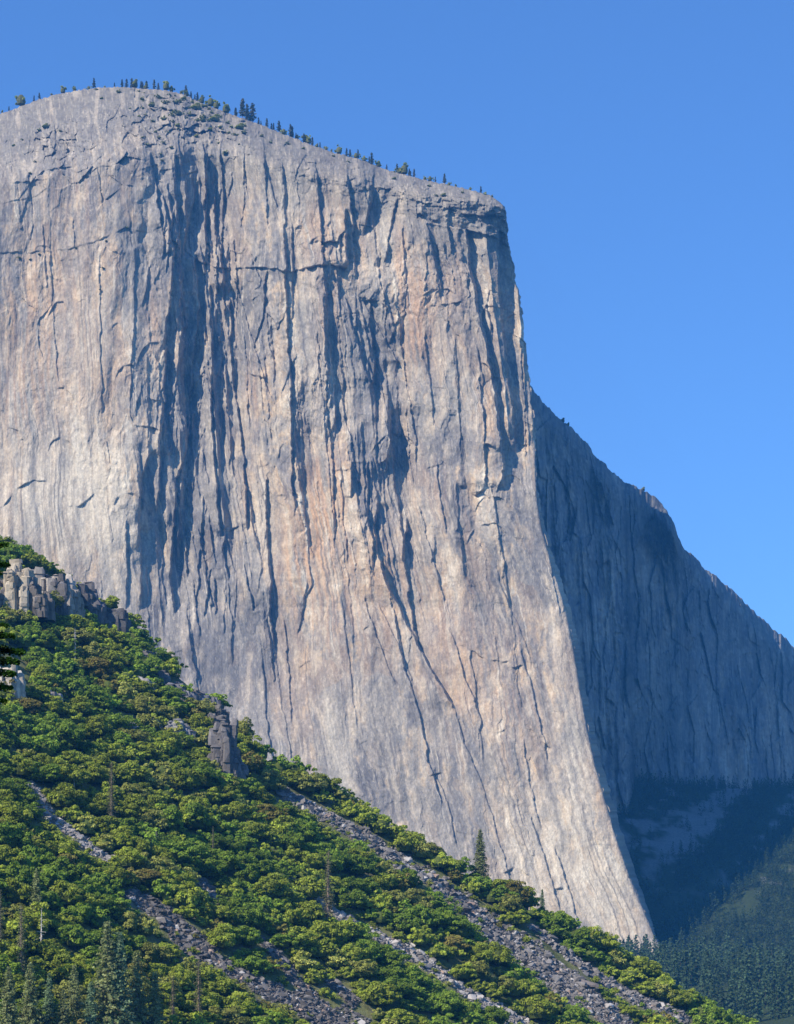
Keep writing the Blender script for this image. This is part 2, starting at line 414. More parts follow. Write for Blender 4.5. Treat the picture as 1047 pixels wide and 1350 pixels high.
macro([(468,210),(470,300)], [(512,210),(510,300)], 34, .5, 25)
macro([(560,290),(566,380)], [(600,290),(604,380)], 30, .3, 30)
macro([(380,560),(396,700),(420,800)], [(400,560),(420,700),(445,800)], 60, .25)
macro([(156,690),(160,790)], [(230,690),(236,790)], 60, .25)
rough_patch = np.clip(.55+1.3*perlin(Sw/70, GY/150, 40), .12, 1.4)
n_pil = perlin(Sw/30, GY/260, 41)*4+rough_patch*(perlin(Sw/12, GY/120, 42)*1.3+perlin(Sw/5, GY/60, 43)*.45)
wxx = Sw+5*perlin(Sw/16, GY/50, 51)+2*perlin(Sw/6, GY/18, 85); wyy = GY+14*perlin(Sw/30, GY/40, 52)
n_flk = crease(wxx/27, wyy/150, 44)*7.5+crease((wxx-.12*GY)/13+9, wyy/60, 53)*3.0+facets(wxx/19, wyy/80, 86, 3, 2.6)*rough_patch
n_flk2 = crease((wxx+.3*GY)/7, wyy/15, 45)*1.1+crease((wxx-.4*GY)/3.6, wyy/5.5, 54)*.5+facets((wxx+.25*GY)/9, wyy/16, 87, .9, 1.1)
n_fine = fbm(GX/8, GY/12, 46, 4, .6)*.9*rough_patch
tilt = perlin(Sw/70, GY/110, 47)*9
Dp += rug*(n_pil+n_flk)+(.22+.2*(1-rug))*n_flk+.5*tilt+(.35+.65*rug)*n_flk2*np.clip(rough_patch, .3, 1)+n_fine*(.5+.5*rug)
# rough, broken upper rim
rim = 1-sstep(0, 75, GY-interp(TOP, GX))
d1, d2, rc3 = worley(GX/9, GY/7, 48)
Dp += rim*((rc3-.5)*5+fbm(GX/10, GY/8, 49, 4)*3+facets(GX/14, GY/6, 55, 4, 5))*sstep(150, 300, GX)
Dp += rim*fbm(GX/16, GY/12, 59, 4)*1.6
brk = blob(250,150,80,34)+.6*blob(70,185,40,22)
Dp += np.clip(brk*1.3, 0, 1)*(facets(GX/11, GY/8, 57, 14, 22)+facets(GX/4.5, GY/4, 58, 5, 7))
Dp += blob(110,190,130,60)*(facets((GX+.4*GY)/30, GY/22, 56, 9, 3)+facets((GX+.3*GY)/9, GY/9, 60, 2.4, 1.5))

# the overall form of the mountain
lean = np.interp(GY, [110, 270, 500, 800, 1240, 1340], [2330, 2322, 2305, 2268, 2135, 2100])
base = lean+(interp(PROW, np.clip(GY, 272, 1340))-GX)*.81*.10
below = GY-interp(TOP, GX)
# the dome rounds back at the top on the left, the right has a hard rim with a low slope of slabs above it
domeh = np.interp(GX, [-140, 60, 200, 300, 420, 560, 640, 666], [70, 110, 95, 62, 40, 26, 16, 6])
tdome = np.clip(1-below/domeh, 0, 1)
rec = np.interp(GX, [-140, 100, 250, 400, 600, 666], [210, 260, 240, 160, 90, 20])
base = base+rec*tdome**2
base += -26*blob(560, 330, 90, 260)*0+28*blob(255, 430, 60, 300)-14*blob(150, 520, 60, 330)
# prow turns away at its edge
edge = interp(PROW, np.clip(GY, 272, 1340))-GX
base += 5*np.exp(-np.clip(edge, 0, 99)/1.6)
DD = base+Dp*.81

def cliff_colour(GX, GY, Sw, rug_, below, seed=0):
    sh = GX.shape
    c = np.empty(sh+(3,)); c[:] = (.325, .30, .28)
    def mix(mask, col, k=1.0):
        m = np.clip(mask*k, 0, 1)[..., None]; c[:] = c*(1-m)+np.array(col)*m
    st1 = perlin(Sw/7, GY/230, 61+seed); st2 = perlin(Sw/3.2, GY/120, 62+seed); st3 = perlin(Sw/15, GY/170, 63+seed)
    pat = fbm(GX/60, GY/80, 64+seed, 4)
    ora = (.50, .33, .215); pale = (.58, .545, .49); dark = (.13, .125, .135); grey = (.235, .235, .25); tan = (.47, .37, .275)
    hot = 0; cold = 0
    for (x, y, a, b, k) in [(400,720,50,120,.8),(440,620,40,90,.6),(552,430,34,90,.7),(530,345,16,70,.6),(445,280,26,60,.5),(40,430,80,130,.45),(110,500,60,110,.4),(340,540,24,70,.6),
                            (205,440,20,80,.6),(640,560,24,100,.3),(590,790,60,90,.3),(660,900,80,120,.3),(100,640,90,90,.5),(760,1150,110,120,.6),(345,690,16,80,.8),(370,400,40,60,.2)]:
        hot = hot+k*blob(x, y, a, b, GX, GY)
    for (x, y, a, b, k) in [(265,300,60,110,.6),(270,560,50,200,.5),(290,850,80,140,.95),(330,760,30,60,.3),(250,700,40,100,.4),(430,1040,90,60,.35),(490,520,50,120,.6),(610,320,60,70,.5),(360,920,70,110,.6),(460,1010,80,60,.35),(120,190,170,50,.4),
                            (560,640,60,80,.4),(590,860,60,80,.3),(230,800,40,90,.5),(420,240,120,30,.3),(540,1000,60,80,.25)]:
        cold = cold+k*blob(x, y, a, b, GX, GY)
    wob = Sw+2.5*perlin(Sw/8, GY/26, 88+seed)
    band = .48*perlin(wob/15, GY/170, 61+seed)+.26*perlin(wob/5, GY/110, 62+seed)+.15*perlin(wob/2.3, GY/75, 89+seed)+.38*pat+.26*crease((GX+.3*GY)/22, GY/34, 91+seed)+.22*crease((GX-.25*GY)/9, GY/14, 92+seed)+.18*fbm(GX/6, GY/7, 90+seed, 3)
    band = 1.45*band+.42*hot-.46*cold-.06
    stops = [-.75, -.35, -.08, .12, .34, .6, .95]
    ramp = np.array([(.11, .11, .125), (.18, .178, .195), (.245, .235, .24), (.315, .285, .262), (.435, .345, .26), (.50, .43, .355), (.62, .585, .53)])
    for ch in range(3): c[..., ch] = np.interp(band, stops, ramp[:, ch])
    # plates and bands of different rock
    for sx, sy, sd_, kk in ((46, 150, 81, .55), (17, 70, 82, .42), (8, 34, 83, .3)):
        _, _, r_ = worley((Sw+5*perlin(Sw/12, GY/30, sd_+seed+5))/sx, (GY+12*perlin(Sw/20, GY/30, sd_+seed+6))/sy, sd_+seed)
        mix((r_ < .22)*1.0, (.205, .205, .22), kk*.8); mix((r_ > .84)*1.0, (.43, .405, .375), kk*.7); mix(((r_ > .45) & (r_ < .56))*1.0, (.43, .325, .24), kk*.6)
    om = 0
    for (x, y, a, b, k) in [(400,740,26,75,1.0),(428,690,30,90,.8),(440,640,30,70,.5),(552,430,24,60,.9),(530,345,12,60,.8),(560,410,16,50,.7),(445,265,16,50,.7),
                            (410,300,24,50,.6),(40,430,70,110,.55),(20,560,50,90,.4),(110,500,50,90,.35),(600,330,10,40,.8),(340,520,20,50,.5),
                            (590,790,40,60,.45),(640,900,60,80,.4),(520,760,30,60,.45),(90,255,36,50,.4),(205,440,14,60,.7),(640,560,14,60,.5),
                            (470,320,14,60,.5),(700,960,40,120,.25),(450,800,70,90,.45),(620,700,16,50,.4),(560,640,30,40,.5),(430,430,14,60,.6)]:
        om = om+k*blob(x, y, a, b, GX, GY)
    om = om*np.clip(.5+.8*st1+.7*st2, 0, 1)
    mix(np.clip(om*.85, 0, .85), ora)
    pm = 0
    for (x, y, a, b, k) in [(328,212,10,22,1.),(345,690,14,70,.8),(505,300,12,60,.8),(640,670,14,60,.6),(60,660,70,60,.85),(130,680,50,80,.7),(120,430,30,60,.5),
                            (800,1180,40,60,.9),(720,1120,70,90,.45),(380,250,30,60,.6),(625,340,9,50,.9),(640,400,8,50,.7),(105,590,70,60,.5),(760,1000,22,120,.6),
                            (735,800,10,60,.7),(560,690,10,40,.6),(435,960,14,60,.7),(455,1010,12,40,.7),(600,760,10,60,.5),(395,400,14,60,.4)]:
        pm = pm+k*blob(x, y, a, b, GX, GY)
    mix(np.clip(1.25*pm*(.6+.6*st1-.4*st2), 0, .85), pale)
    gm = 0
    for (x, y, a, b, k) in [(270,260,60,100,.9),(290,820,60,110,.75),(480,530,50,110,.7),(610,300,60,60,.7),(360,900,50,120,.5),(250,430,60,200,.55),(580,400,36,60,.5),
                            (450,230,80,30,.5),(150,200,130,60,.7),(330,960,80,70,.6),(400,1010,60,60,.4),(560,560,30,90,.5),(490,480,40,80,.6),(560,720,24,40,.5),(600,820,30,50,.3),(560,600,50,60,.4),(480,1000,60,60,.3),(80,440,12,60,.6),(70,620,12,60,.4)]:
        gm = gm+k*blob(x, y, a, b, GX, GY)
    mix(np.clip(gm*.5*(.75+.5*st1+.3*st2), 0, .8), (.215, .215, .235))
    # water streaks, thin and long
    wt = sstep(.15, .45, perlin(Sw/2.6, GY/300, 65+seed))*sstep(-.1, .3, perlin(Sw/34, GY/190, 66+seed))
    mix(wt, dark, .6)
    wt = sstep(.3, .65, perlin(Sw/2.0, GY/150, 67+seed))*sstep(-.1, .5, perlin(Sw/50, GY/120, 68+seed))
    mix(wt, (.58, .55, .51), .6)
    wt = sstep(.35, .6, perlin(Sw/1.6, GY/60, 69+seed)); mix(wt, dark, .22)
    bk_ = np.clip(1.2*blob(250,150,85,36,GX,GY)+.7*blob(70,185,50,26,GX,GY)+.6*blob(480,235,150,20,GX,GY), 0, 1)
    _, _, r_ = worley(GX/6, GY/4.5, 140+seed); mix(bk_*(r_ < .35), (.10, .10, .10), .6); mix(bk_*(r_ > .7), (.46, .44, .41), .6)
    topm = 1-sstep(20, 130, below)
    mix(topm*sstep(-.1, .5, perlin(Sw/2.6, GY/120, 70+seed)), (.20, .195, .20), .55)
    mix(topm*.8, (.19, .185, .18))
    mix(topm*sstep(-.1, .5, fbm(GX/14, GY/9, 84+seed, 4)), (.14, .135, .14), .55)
    # light seams and dikes
    dk = 1-sstep(0, .022, np.abs(fbm(GX/34, GY/80, 71+seed, 6, .62)))
    mix(dk*sstep(0, .3, perlin(GX/70, GY/70, 72+seed)), (.60, .565, .52), .55)
    dk = 1-sstep(0, .012, np.abs(fbm(GX/30+5, GY/60, 73+seed, 6, .62)))
    mix(dk*sstep(.1, .4, perlin(GX/40, GY/40, 74+seed)), (.10, .10, .11), .45)
    dk = sstep(.32, .6, perlin(GX/2.2+GY/30, GY/11, 79+seed)); mix(dk, (.15, .15, .16), .25)
    dk = sstep(.35, .6, perlin(GX/2.0-GY/24, GY/9, 80+seed)); mix(dk, (.62, .57, .5), .25)
    mix(sstep(.2, .6, perlin(Sw/9, GY/26, 77+seed)), (.22, .22, .235), .3)
    mix(sstep(.2, .6, perlin(Sw/8+9, GY/34, 78+seed)), (.55, .49, .42), .35)
    c *= (1+.16*perlin(GX/3, GY/4, 75+seed)+.10*perlin(GX/1.4, GY/1.8, 76+seed))[..., None]
    return np.clip(c*np.array([1.04, .965, .80]), .04, .68)

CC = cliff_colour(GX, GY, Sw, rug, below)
# right-hand side of the prow, turning away over a few pixels, then back into the mountain
ext_off = [1.0, 2.5, 4.5, 7, 8.5, 6, 0]; ext_d = [16, 34, 60, 95, 170, 330, 500]
wid = np.interp(GY[:, -1], [272, 480, 520, 640, 700, 1000, 1340], [.15, .15, .1, .1, .5, 1.0, 1.5])
EX = np.stack([GX[:, -1]+o*wid for o in ext_off], 1); EY = np.stack([GY[:, -1]]*len(ext_off), 1)
lastd = np.where(EY[:, 0] > 520, np.interp(GX[:, -1], [690, 760, 828, 915], [2425, 2570, 2690, 2960])+40-DD[:, -1], 190)
lastd = np.maximum(lastd, 190)
ED = np.stack([DD[:, -1]+lastd*f_ for f_ in (.08, .17, .3, .45, .62, .8, 1.0)], 1)+perlin(EY/40, EX/3, 8)*3
GX2 = np.hstack([GX, EX]); GY2 = np.hstack([GY, EY]); DD2 = np.hstack([DD, ED])
V = P(GX2, GY2, DD2)
CC2 = np.concatenate([CC, np.repeat(CC[:, -1:], len(ext_off), 1)], 1)
# the summit going back behind the skyline
back = []
for k, (d, dz) in enumerate([(25, -3), (70, -14), (150, -45), (300, -130), (600, -330), (1100, -760)]):
    r = V[0].copy(); r[:, 1] += d; r[:, 2] += dz; back.insert(0, r)
V = np.concatenate([np.stack(back), V], 0)
CC2 = np.concatenate([np.repeat(CC2[:1], len(back), 0), CC2], 0)
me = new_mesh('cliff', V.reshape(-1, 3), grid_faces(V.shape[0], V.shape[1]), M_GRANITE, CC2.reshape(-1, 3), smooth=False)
tag(obj('cliff', me), 'huge pale granite wall with a rounded top filling the middle of the view', kind='structure')

def cliff_top_depth(px):
    j = int(np.clip(np.searchsorted(GX[0], px), 0, NU-1)); return float(DD[0, j]), float(GY[0, j])
def cliff_at(px, py):
    c = NU//2
    for _ in range(4):
        r = int(np.clip(np.searchsorted(GY[:, c], py), 0, NV-1)); c = int(np.clip(np.searchsorted(GX[r], px), 0, NU-1))
    return float(DD[r, c])

# ------------------------------------------------------------------ the shaded wall behind the prow
TOP2 = [(640,440),(680,478),(700,510),(716,530),(738,552),(757,566),(772,584),(788,603),(805,620),(822,634),(845,645),(858,652),(870,661),(880,672),(888,690),(893,706),(900,719),(930,750),
        (960,772),(1000,812),(1047,852),(1100,900),(1180,965)]
n1, n2 = 620, 560
u2 = np.linspace(0, 1, n1)[None, :]; v2 = np.linspace(0, 1, n2)[:, None]
wx = 640+u2*(1180-640)+0*v2
wt = interp(TOP2, wx)+perlin(wx/13, wx*0, 91)*4.0+perlin(wx/4, wx*0, 92)*2.0+((hash2(np.floor(wx/5), wx*0, 93) % 100)/100-.5)*1.6
wy = wt+v2*(1330-wt)
wd = np.interp(wx, [640, 690, 760, 828, 836, 898, 1047, 1180], [2370, 2425, 2570, 2690, 2760, 2930, 3420, 3800])
wb = wy-wt
wd = wd+np.interp(wy, [450, 700, 1000, 1330], [55, 30, 0, -40])
wd = wd+90*np.clip(1-wb/26, 0, 1)**2
Wf = wx-(wy-700)*.06
wrel = perlin(Wf/22, wy/300, 93)*9+perlin(Wf/8, wy/150, 94)*5+fbm(wx/7, wy/16, 95, 4)*2.2
d1, d2, rc = worley(Wf/16, wy/70, 96); wrel += (rc-.5)*9
# sunlit shoulder below the skyline, turned to the left
wrel += -120*np.exp(-((wx-893)/22)**2)*np.exp(-((wy-690)/42)**2)
wrel = wrel*1.5
wrel += facets((Wf+4*perlin(Wf/14, wy/50, 97))/17, wy/80, 98, 14, 10)+facets(Wf/7, wy/26, 99, 4, 3)+rng.normal(0, 0, 1)
wd = wd+wrel
cc = cliff_colour(wx+900, wy, Wf, None, wb, 200)*np.array([.72, .80, .95])  # same granite, darkened and blued so the wall's shade is in its colour
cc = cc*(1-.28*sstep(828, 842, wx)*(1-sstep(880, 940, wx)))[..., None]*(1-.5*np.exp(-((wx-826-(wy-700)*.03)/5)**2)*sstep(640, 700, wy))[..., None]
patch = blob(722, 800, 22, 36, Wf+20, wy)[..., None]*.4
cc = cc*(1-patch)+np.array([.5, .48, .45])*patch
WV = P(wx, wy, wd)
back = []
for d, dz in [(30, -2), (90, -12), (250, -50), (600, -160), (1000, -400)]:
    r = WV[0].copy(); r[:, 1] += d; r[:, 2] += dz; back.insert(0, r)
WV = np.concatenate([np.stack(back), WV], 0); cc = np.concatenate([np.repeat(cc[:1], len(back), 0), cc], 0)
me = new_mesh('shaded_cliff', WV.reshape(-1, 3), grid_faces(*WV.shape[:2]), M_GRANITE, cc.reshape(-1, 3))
tag(obj('shaded_cliff', me), 'blue shaded rock wall right of the sunlit prow', kind='structure')

# ------------------------------------------------------------------ terrain
def hp(x, y): return -339-.6*x+.497*y
RIDGE = [(-40,700),(0,722),(40,745),(90,765),(140,792),(180,838),(240,898),(300,945),(330,990),(400,1030),(460,1062),(510,1095),(560,1125),(620,1160),
         (700,1203),(760,1232),(830,1268),(898,1312),(1000,1370),(1100,1420)]
def hit(px, py):
    dx = (px-CX)/F; dz = (HY-py)/F
    y = -339/(dz+.6*dx-.497); return dx*y, y
rp = np.array([hit(a, b) for a, b in RIDGE])
def ridge_y(x): return np.interp(x, rp[:, 0], rp[:, 1])
def H(x, y):
    x = np.asarray(x, float); y = np.asarray(y, float)
    yr = ridge_y(x)
    p = hp(x, np.minimum(y, yr))-.42*np.maximum(y-yr, 0)
    n = fbm(x/34, y/34, 301, 4)*2.3+fbm(x/7, y/7, 305, 3)*.45
    return np.maximum(p+n*sstep(-30, 20, p), -24)
def ground_at(px, py):
    x, y = hit(px, py)
    return float(x), float(y), float(H(x, y))
def to_px(x, y, z): return CX+x/y*F, HY-z/y*F

gx_, gy_ = np.meshgrid(np.arange(-330, 420, 2.0), np.arange(380, 1080, 2.0))
gz_ = H(gx_, gy_)
n = fbm(gx_/14, gy_/14, 320, 4)
c = np.empty(gx_.shape+(3,)); c[:] = (.16, .165, .06)
m = sstep(.1, .6, n)[..., None]*.7; c = c*(1-m)+np.array([.15, .135, .10])*m
m = sstep(0, .6, -n)[..., None]*.6; c = c*(1-m)+np.array([.045, .065, .02])*m
me = new_mesh('hillside', np.stack([gx_, gy_, gz_], -1).reshape(-1, 3), grid_faces(*gx_.shape)[:, ::-1], M_GROUND, c.reshape(-1, 3), smooth=True)
tag(obj('hillside', me), 'steep brushy hillside falling from upper left to lower right', kind='structure')

def floor_z(x, y):
    z = -2.2-12*sstep(60, 420, y)
    z = z+62*sstep(1150, 2150, y)
    z = z+np.minimum(np.maximum(y-2150, 0)*.42, 262)
    far = sstep(60, 400, y)
    return z+far*(fbm(x/160, y/160, 331, 4)*9*sstep(1100, 1500, y)+fbm(x/25, y/25, 335, 3)*2.5*sstep(1400, 2200, y))
def axis(parts):
    out = []
    for a, b, s in parts: out += list(np.arange(a, b, s))
    return np.array(out+[parts[-1][1]])
fx = axis([(-6000, -800, 400), (-800, 100, 60), (100, 900, 7), (900, 6000, 300)])
fy = axis([(-6000, -200, 500), (-200, 1200, 70), (1200, 1800, 15), (1800, 3100, 8), (3100, 6000, 300)])
gx_, gy_ = np.meshgrid(fx, fy)
gz_ = floor_z(gx_, gy_)
c = np.empty(gx_.shape+(3,)); c[:] = (.032, .048, .016)
n = fbm(gx_/60, gy_/90, 340, 4)
fl = gx_+(gy_-2300)*-.55
s = sstep(.1, .35, perlin(fl/55, gy_/400, 341)+.5*fbm(gx_/22, gy_/40, 345, 4))*sstep(2330, 2500, gy_)
m = s[..., None]*.85; c = c*(1-m)+np.array([.21, .205, .20])*m
me = new_mesh('valley_floor', np.stack([gx_, gy_, gz_], -1).reshape(-1, 3), grid_faces(*gx_.shape)[:, ::-1], M_GROUND, c.reshape(-1, 3), smooth=True)
tag(obj('valley_floor', me), 'wooded valley floor rising to the foot of the cliffs', kind='structure')

# ------------------------------------------------------------------ foliage building blocks
def leaf_quads(cen, nor, size, r, jitter=.75):
    """quads centred at cen (n,3), facing roughly nor"""
    n = len(cen)
    nn = nor+r.normal(0, jitter, (n, 3)); nn /= np.linalg.norm(nn, axis=1, keepdims=True)+1e-9
    a = np.cross(nn, r.normal(0, 1, (n, 3))); a /= np.linalg.norm(a, axis=1, keepdims=True)+1e-9
    b = np.cross(nn, a)
    s = (size*r.uniform(.6, 1.3, n))[:, None]
    q = np.stack([cen-a*s-b*s*.62, cen+a*s*.55-b*s*.8, cen+a*s+b*s*.55, cen-a*s*.4+b*s*.85], 1)
    return q

def oak_template(seed, nclump=34, nleaf=70, size=.30, R=4.2, Hh=6.2, hue=0):
    r = np.random.default_rng(seed)
    Q = []; C = []
    pal = [((.235, .295, .030), (.34, .39, .060)), ((.165, .26, .030), (.24, .335, .045)), ((.27, .29, .06), (.37, .38, .10)),
           ((.25, .245, .055), (.24, .20, .055))][hue]
    lob = r.uniform(0, 6.28, 3)
    for k in range(nclump):
        # clump centres spread through an uneven dome
        th = r.uniform(0, 2*np.pi); e = math.asin(r.uniform(-.25, 1.0))
        rad = 1+.26*math.sin(2*th+lob[0])+.2*math.sin(3*th+lob[1])+.1*math.sin(5*th+lob[2])
        f = r.uniform(.5, 1.02) if k > 8 else r.uniform(.1, .5)
        c0 = np.array([math.cos(th)*math.cos(e)*R*rad*f, math.sin(th)*math.cos(e)*R*rad*f, Hh*.36+math.sin(e)*Hh*.56*f*(1+.15*math.sin(th*2+lob[2]))])
        cr = r.uniform(.5, 1.25)*R/4.2
        d = r.normal(0, 1, (nleaf, 3)); d[:, 2] = np.where(d[:, 2] < -.35, -d[:, 2], d[:, 2]); d /= np.linalg.norm(d, axis=1, keepdims=True)
        rr = cr*r.uniform(.72, 1.08, nleaf)[:, None]
        cen = c0+d*rr*np.array([1.1, 1.1, .8])
        q = leaf_quads(cen, d+np.array([0, 0, .35]), size*R/4.2, r, .55)
        t = r.random(); col = np.array(pal[0])*(1-t)+np.array(pal[1])*t
        col = col*r.uniform(.8, 1.2)
        cl = np.repeat((col*r.uniform(.75, 1.25, (nleaf, 1)))[:, None], 4, 1)
        Q.append(q); C.append(cl)
    Q = np.concatenate(Q); C = np.concatenate(C)
    # added inner shell that closes the crown, coloured dark for the shade inside it
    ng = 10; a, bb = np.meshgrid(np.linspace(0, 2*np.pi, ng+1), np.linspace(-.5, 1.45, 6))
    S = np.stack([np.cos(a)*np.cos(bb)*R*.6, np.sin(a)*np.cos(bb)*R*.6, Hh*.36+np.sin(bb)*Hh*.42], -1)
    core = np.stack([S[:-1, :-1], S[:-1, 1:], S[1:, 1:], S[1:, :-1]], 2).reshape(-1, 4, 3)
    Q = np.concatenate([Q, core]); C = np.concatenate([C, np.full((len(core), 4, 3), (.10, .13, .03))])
    # short trunk
    tr = []
    for k in range(6):
        a0, a1 = k*math.pi/3, (k+1)*math.pi/3
        tr.append([[.3*math.cos(a0), .3*math.sin(a0), -1.2], [.3*math.cos(a1), .3*math.sin(a1), -1.2], [.16*math.cos(a1), .16*math.sin(a1), Hh*.5], [.16*math.cos(a0), .16*math.sin(a0), Hh*.5]])
    tr = np.array(tr); Q = np.concatenate([Q, tr]); C = np.concatenate([C, np.full((6, 4, 3), (.13, .11, .09))])
    return Q, C

def quads_mesh(name, Q, C, mat):
    return new_mesh(name, Q.reshape(-1, 3), np.arange(len(Q)*4).reshape(-1, 4), mat, C.reshape(-1, 3))

HUES = [0, 1, 2, 0, 1, 3, 2, 0, 1, 0]
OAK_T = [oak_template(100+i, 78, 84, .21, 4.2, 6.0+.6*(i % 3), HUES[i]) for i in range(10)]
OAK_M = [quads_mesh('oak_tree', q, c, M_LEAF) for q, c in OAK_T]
OAK_L = [oak_template(200+i, 40, 44, .32, 4.2, 6.0+.6*(i % 3), HUES[i]) for i in range(10)]

# ------------------------------------------------------------------ scree runs (pixel centre lines with widths in pixels)
SCREE = [
 ('a', 'long grey boulder run below the ridge, widening towards the lower right', [(345,1028,7),(380,1050,14),(430,1078,20),(480,1105,22),(540,1145,26),(600,1185,30),(650,1225,34),(700,1262,36),(750,1300,34),(790,1330,30),(830,1360,30)]),
 ('b', 'thin boulder run parting from the big one at the right', [(700,1226,12),(750,1262,16),(800,1296,20),(850,1322,20),(905,1352,18)]),
 ('c', 'narrow pale boulder run crossing the middle of the brush', [(355,1138,6),(400,1170,9),(450,1205,13),(500,1232,13),(560,1272,15),(620,1310,18),(680,1345,22),(720,1372,22)]),
 ('d', 'pale boulder run at the left edge of the brush', [(38,1035,10),(60,1068,20),(90,1098,20),(120,1122,18),(150,1142,12)]),
 ('e', 'dark boulder run opening out towards the bottom edge', [(165,1180,16),(205,1205,22),(240,1235,26),(285,1265,24),(330,1295,22),(380,1318,34),(430,1338,44),(480,1362,50)]),
 ('f', 'short boulder patch among oaks left of the middle', [(262,1158,8),(280,1175,14),(296,1190,12)]),
 ('g', 'broken boulder patch joining the lower run', [(335,1232,10),(365,1262,14),(400,1300,16),(430,1330,20)]),
 ('h', 'small boulder patch under the oaks at bottom centre', [(420,1276,8),(445,1300,14),(470,1325,18)]),
]
def seg_dist(px, py, pts):
    best = np.full(np.shape(px), 1e9)
    for (x0, y0, w0), (x1, y1, w1) in zip(pts[:-1], pts[1:]):
        vx, vy = x1-x0, y1-y0
        t = np.clip(((px-x0)*vx+(py-y0)*vy)/(vx*vx+vy*vy), 0, 1)
        d = np.hypot(px-x0-t*vx, py-y0-t*vy)/((w0+(w1-w0)*t)*.5)
        best = np.minimum(best, d)
    return best
def in_scree(px, py): return min(float(seg_dist(np.float64(px), np.float64(py), s[2])) for s in SCREE)

def rock_templates(n, seed):
    r = np.random.default_rng(seed); out = []
    import bmesh
    for i in range(n):
        bm = bmesh.new()
        for k in range(13):
            p = r.normal(0, 1, 3); p /= np.linalg.norm(p); p *= r.uniform(.75, 1.1)
            bm.verts.new((p[0]*1.1, p[1]*.95, p[2]*.75))
        bmesh.ops.convex_hull(bm, input=bm.verts)
        loose = [v for v in bm.verts if not v.link_faces]
        if loose: bmesh.ops.delete(bm, geom=loose, context='VERTS')
        bmesh.ops.triangulate(bm, faces=bm.faces)
        bm.verts.ensure_lookup_table(); bm.verts.index_update()
        V_ = np.array([v.co[:] for v in bm.verts]); F_ = np.array([[v.index for v in f.verts] for f in bm.faces])
        out.append(V_[F_]); bm.free()
    return out
ROCKS = rock_templates(14, 5)

def rot_mats(n, r):
    a, b, c_ = r.uniform(0, 6.28, n), r.uniform(-.6, .6, n), r.uniform(0, 6.28, n)
    def Rz(t): 
        m = np.zeros((n, 3, 3)); m[:, 0, 0] = np.cos(t); m[:, 0, 1] = -np.sin(t); m[:, 1, 0] = np.sin(t); m[:, 1, 1] = np.cos(t); m[:, 2, 2] = 1; return m
    m = np.zeros((n, 3, 3)); m[:, 0, 0] = 1; m[:, 1, 1] = np.cos(b); m[:, 1, 2] = -np.sin(b); m[:, 2, 1] = np.sin(b); m[:, 2, 2] = np.cos(b)
    return Rz(a) @ m @ Rz(c_)

srs = np.random.default_rng(77)
for key, lab, pts in SCREE:
    p = np.array(pts, float)
    seg = np.hypot(np.diff(p[:, 0]), np.diff(p[:, 1])); area = (seg*(p[1:, 2]+p[:-1, 2])/2).sum()
    n = int(area*2.0)+80
    t = srs.random(n)*seg.sum(); cs = np.concatenate([[0], np.cumsum(seg)])
    x = np.interp(t, cs, p[:, 0]); y = np.interp(t, cs, p[:, 1]); wdt = np.interp(t, cs, p[:, 2])*(.85+.45*perlin(t/16, t*0, ord(key)))
    off = np.clip(srs.normal(0, .42, n), -.85, .85)*wdt*.62
    dirx = np.gradient(p[:, 0]); diry = np.gradient(p[:, 1]); dx = np.interp(t, cs, dirx); dy = np.interp(t, cs, diry); L = np.hypot(dx, dy)
    x = x-dy/L*off; y = y+dx/L*off
    wx_, wy_ = hit(x, y); wz_ = H(wx_, wy_)
    size = np.exp(srs.normal(-1.0, .6, n)); size = np.clip(size, .18, 2.6)*(wy_/760)
    rm = rot_mats(n, srs); ki = srs.integers(0, len(ROCKS), n)
    tris = []; cols = []
    tone = {'a': .17, 'b': .17, 'c': .26, 'd': .26, 'e': .125, 'f': .17, 'g': .14, 'h': .125}[key]
    for k in range(n):
        T = ROCKS[ki[k]]@rm[k].T*size[k]+np.array([wx_[k], wy_[k], wz_[k]+size[k]*.12]); tris.append(T)
        v = tone*math.exp(srs.normal(0, .28)); cc_ = np.array([1, .93, .85])*v
        if srs.random() < .04: cc_ = np.array([.42, .40, .37])
        elif srs.random() < .03: cc_ = np.array([.33, .24, .18])
        cols.append(np.repeat(cc_[None], len(T)*3, 0))
    T = np.concatenate(tris); Cc = np.concatenate(cols)
    me = new_mesh('scree', T.reshape(-1, 3), np.arange(len(T)*3).reshape(-1, 3), M_SCREE, Cc)
    tag(obj('scree', me), lab, kind='stuff')

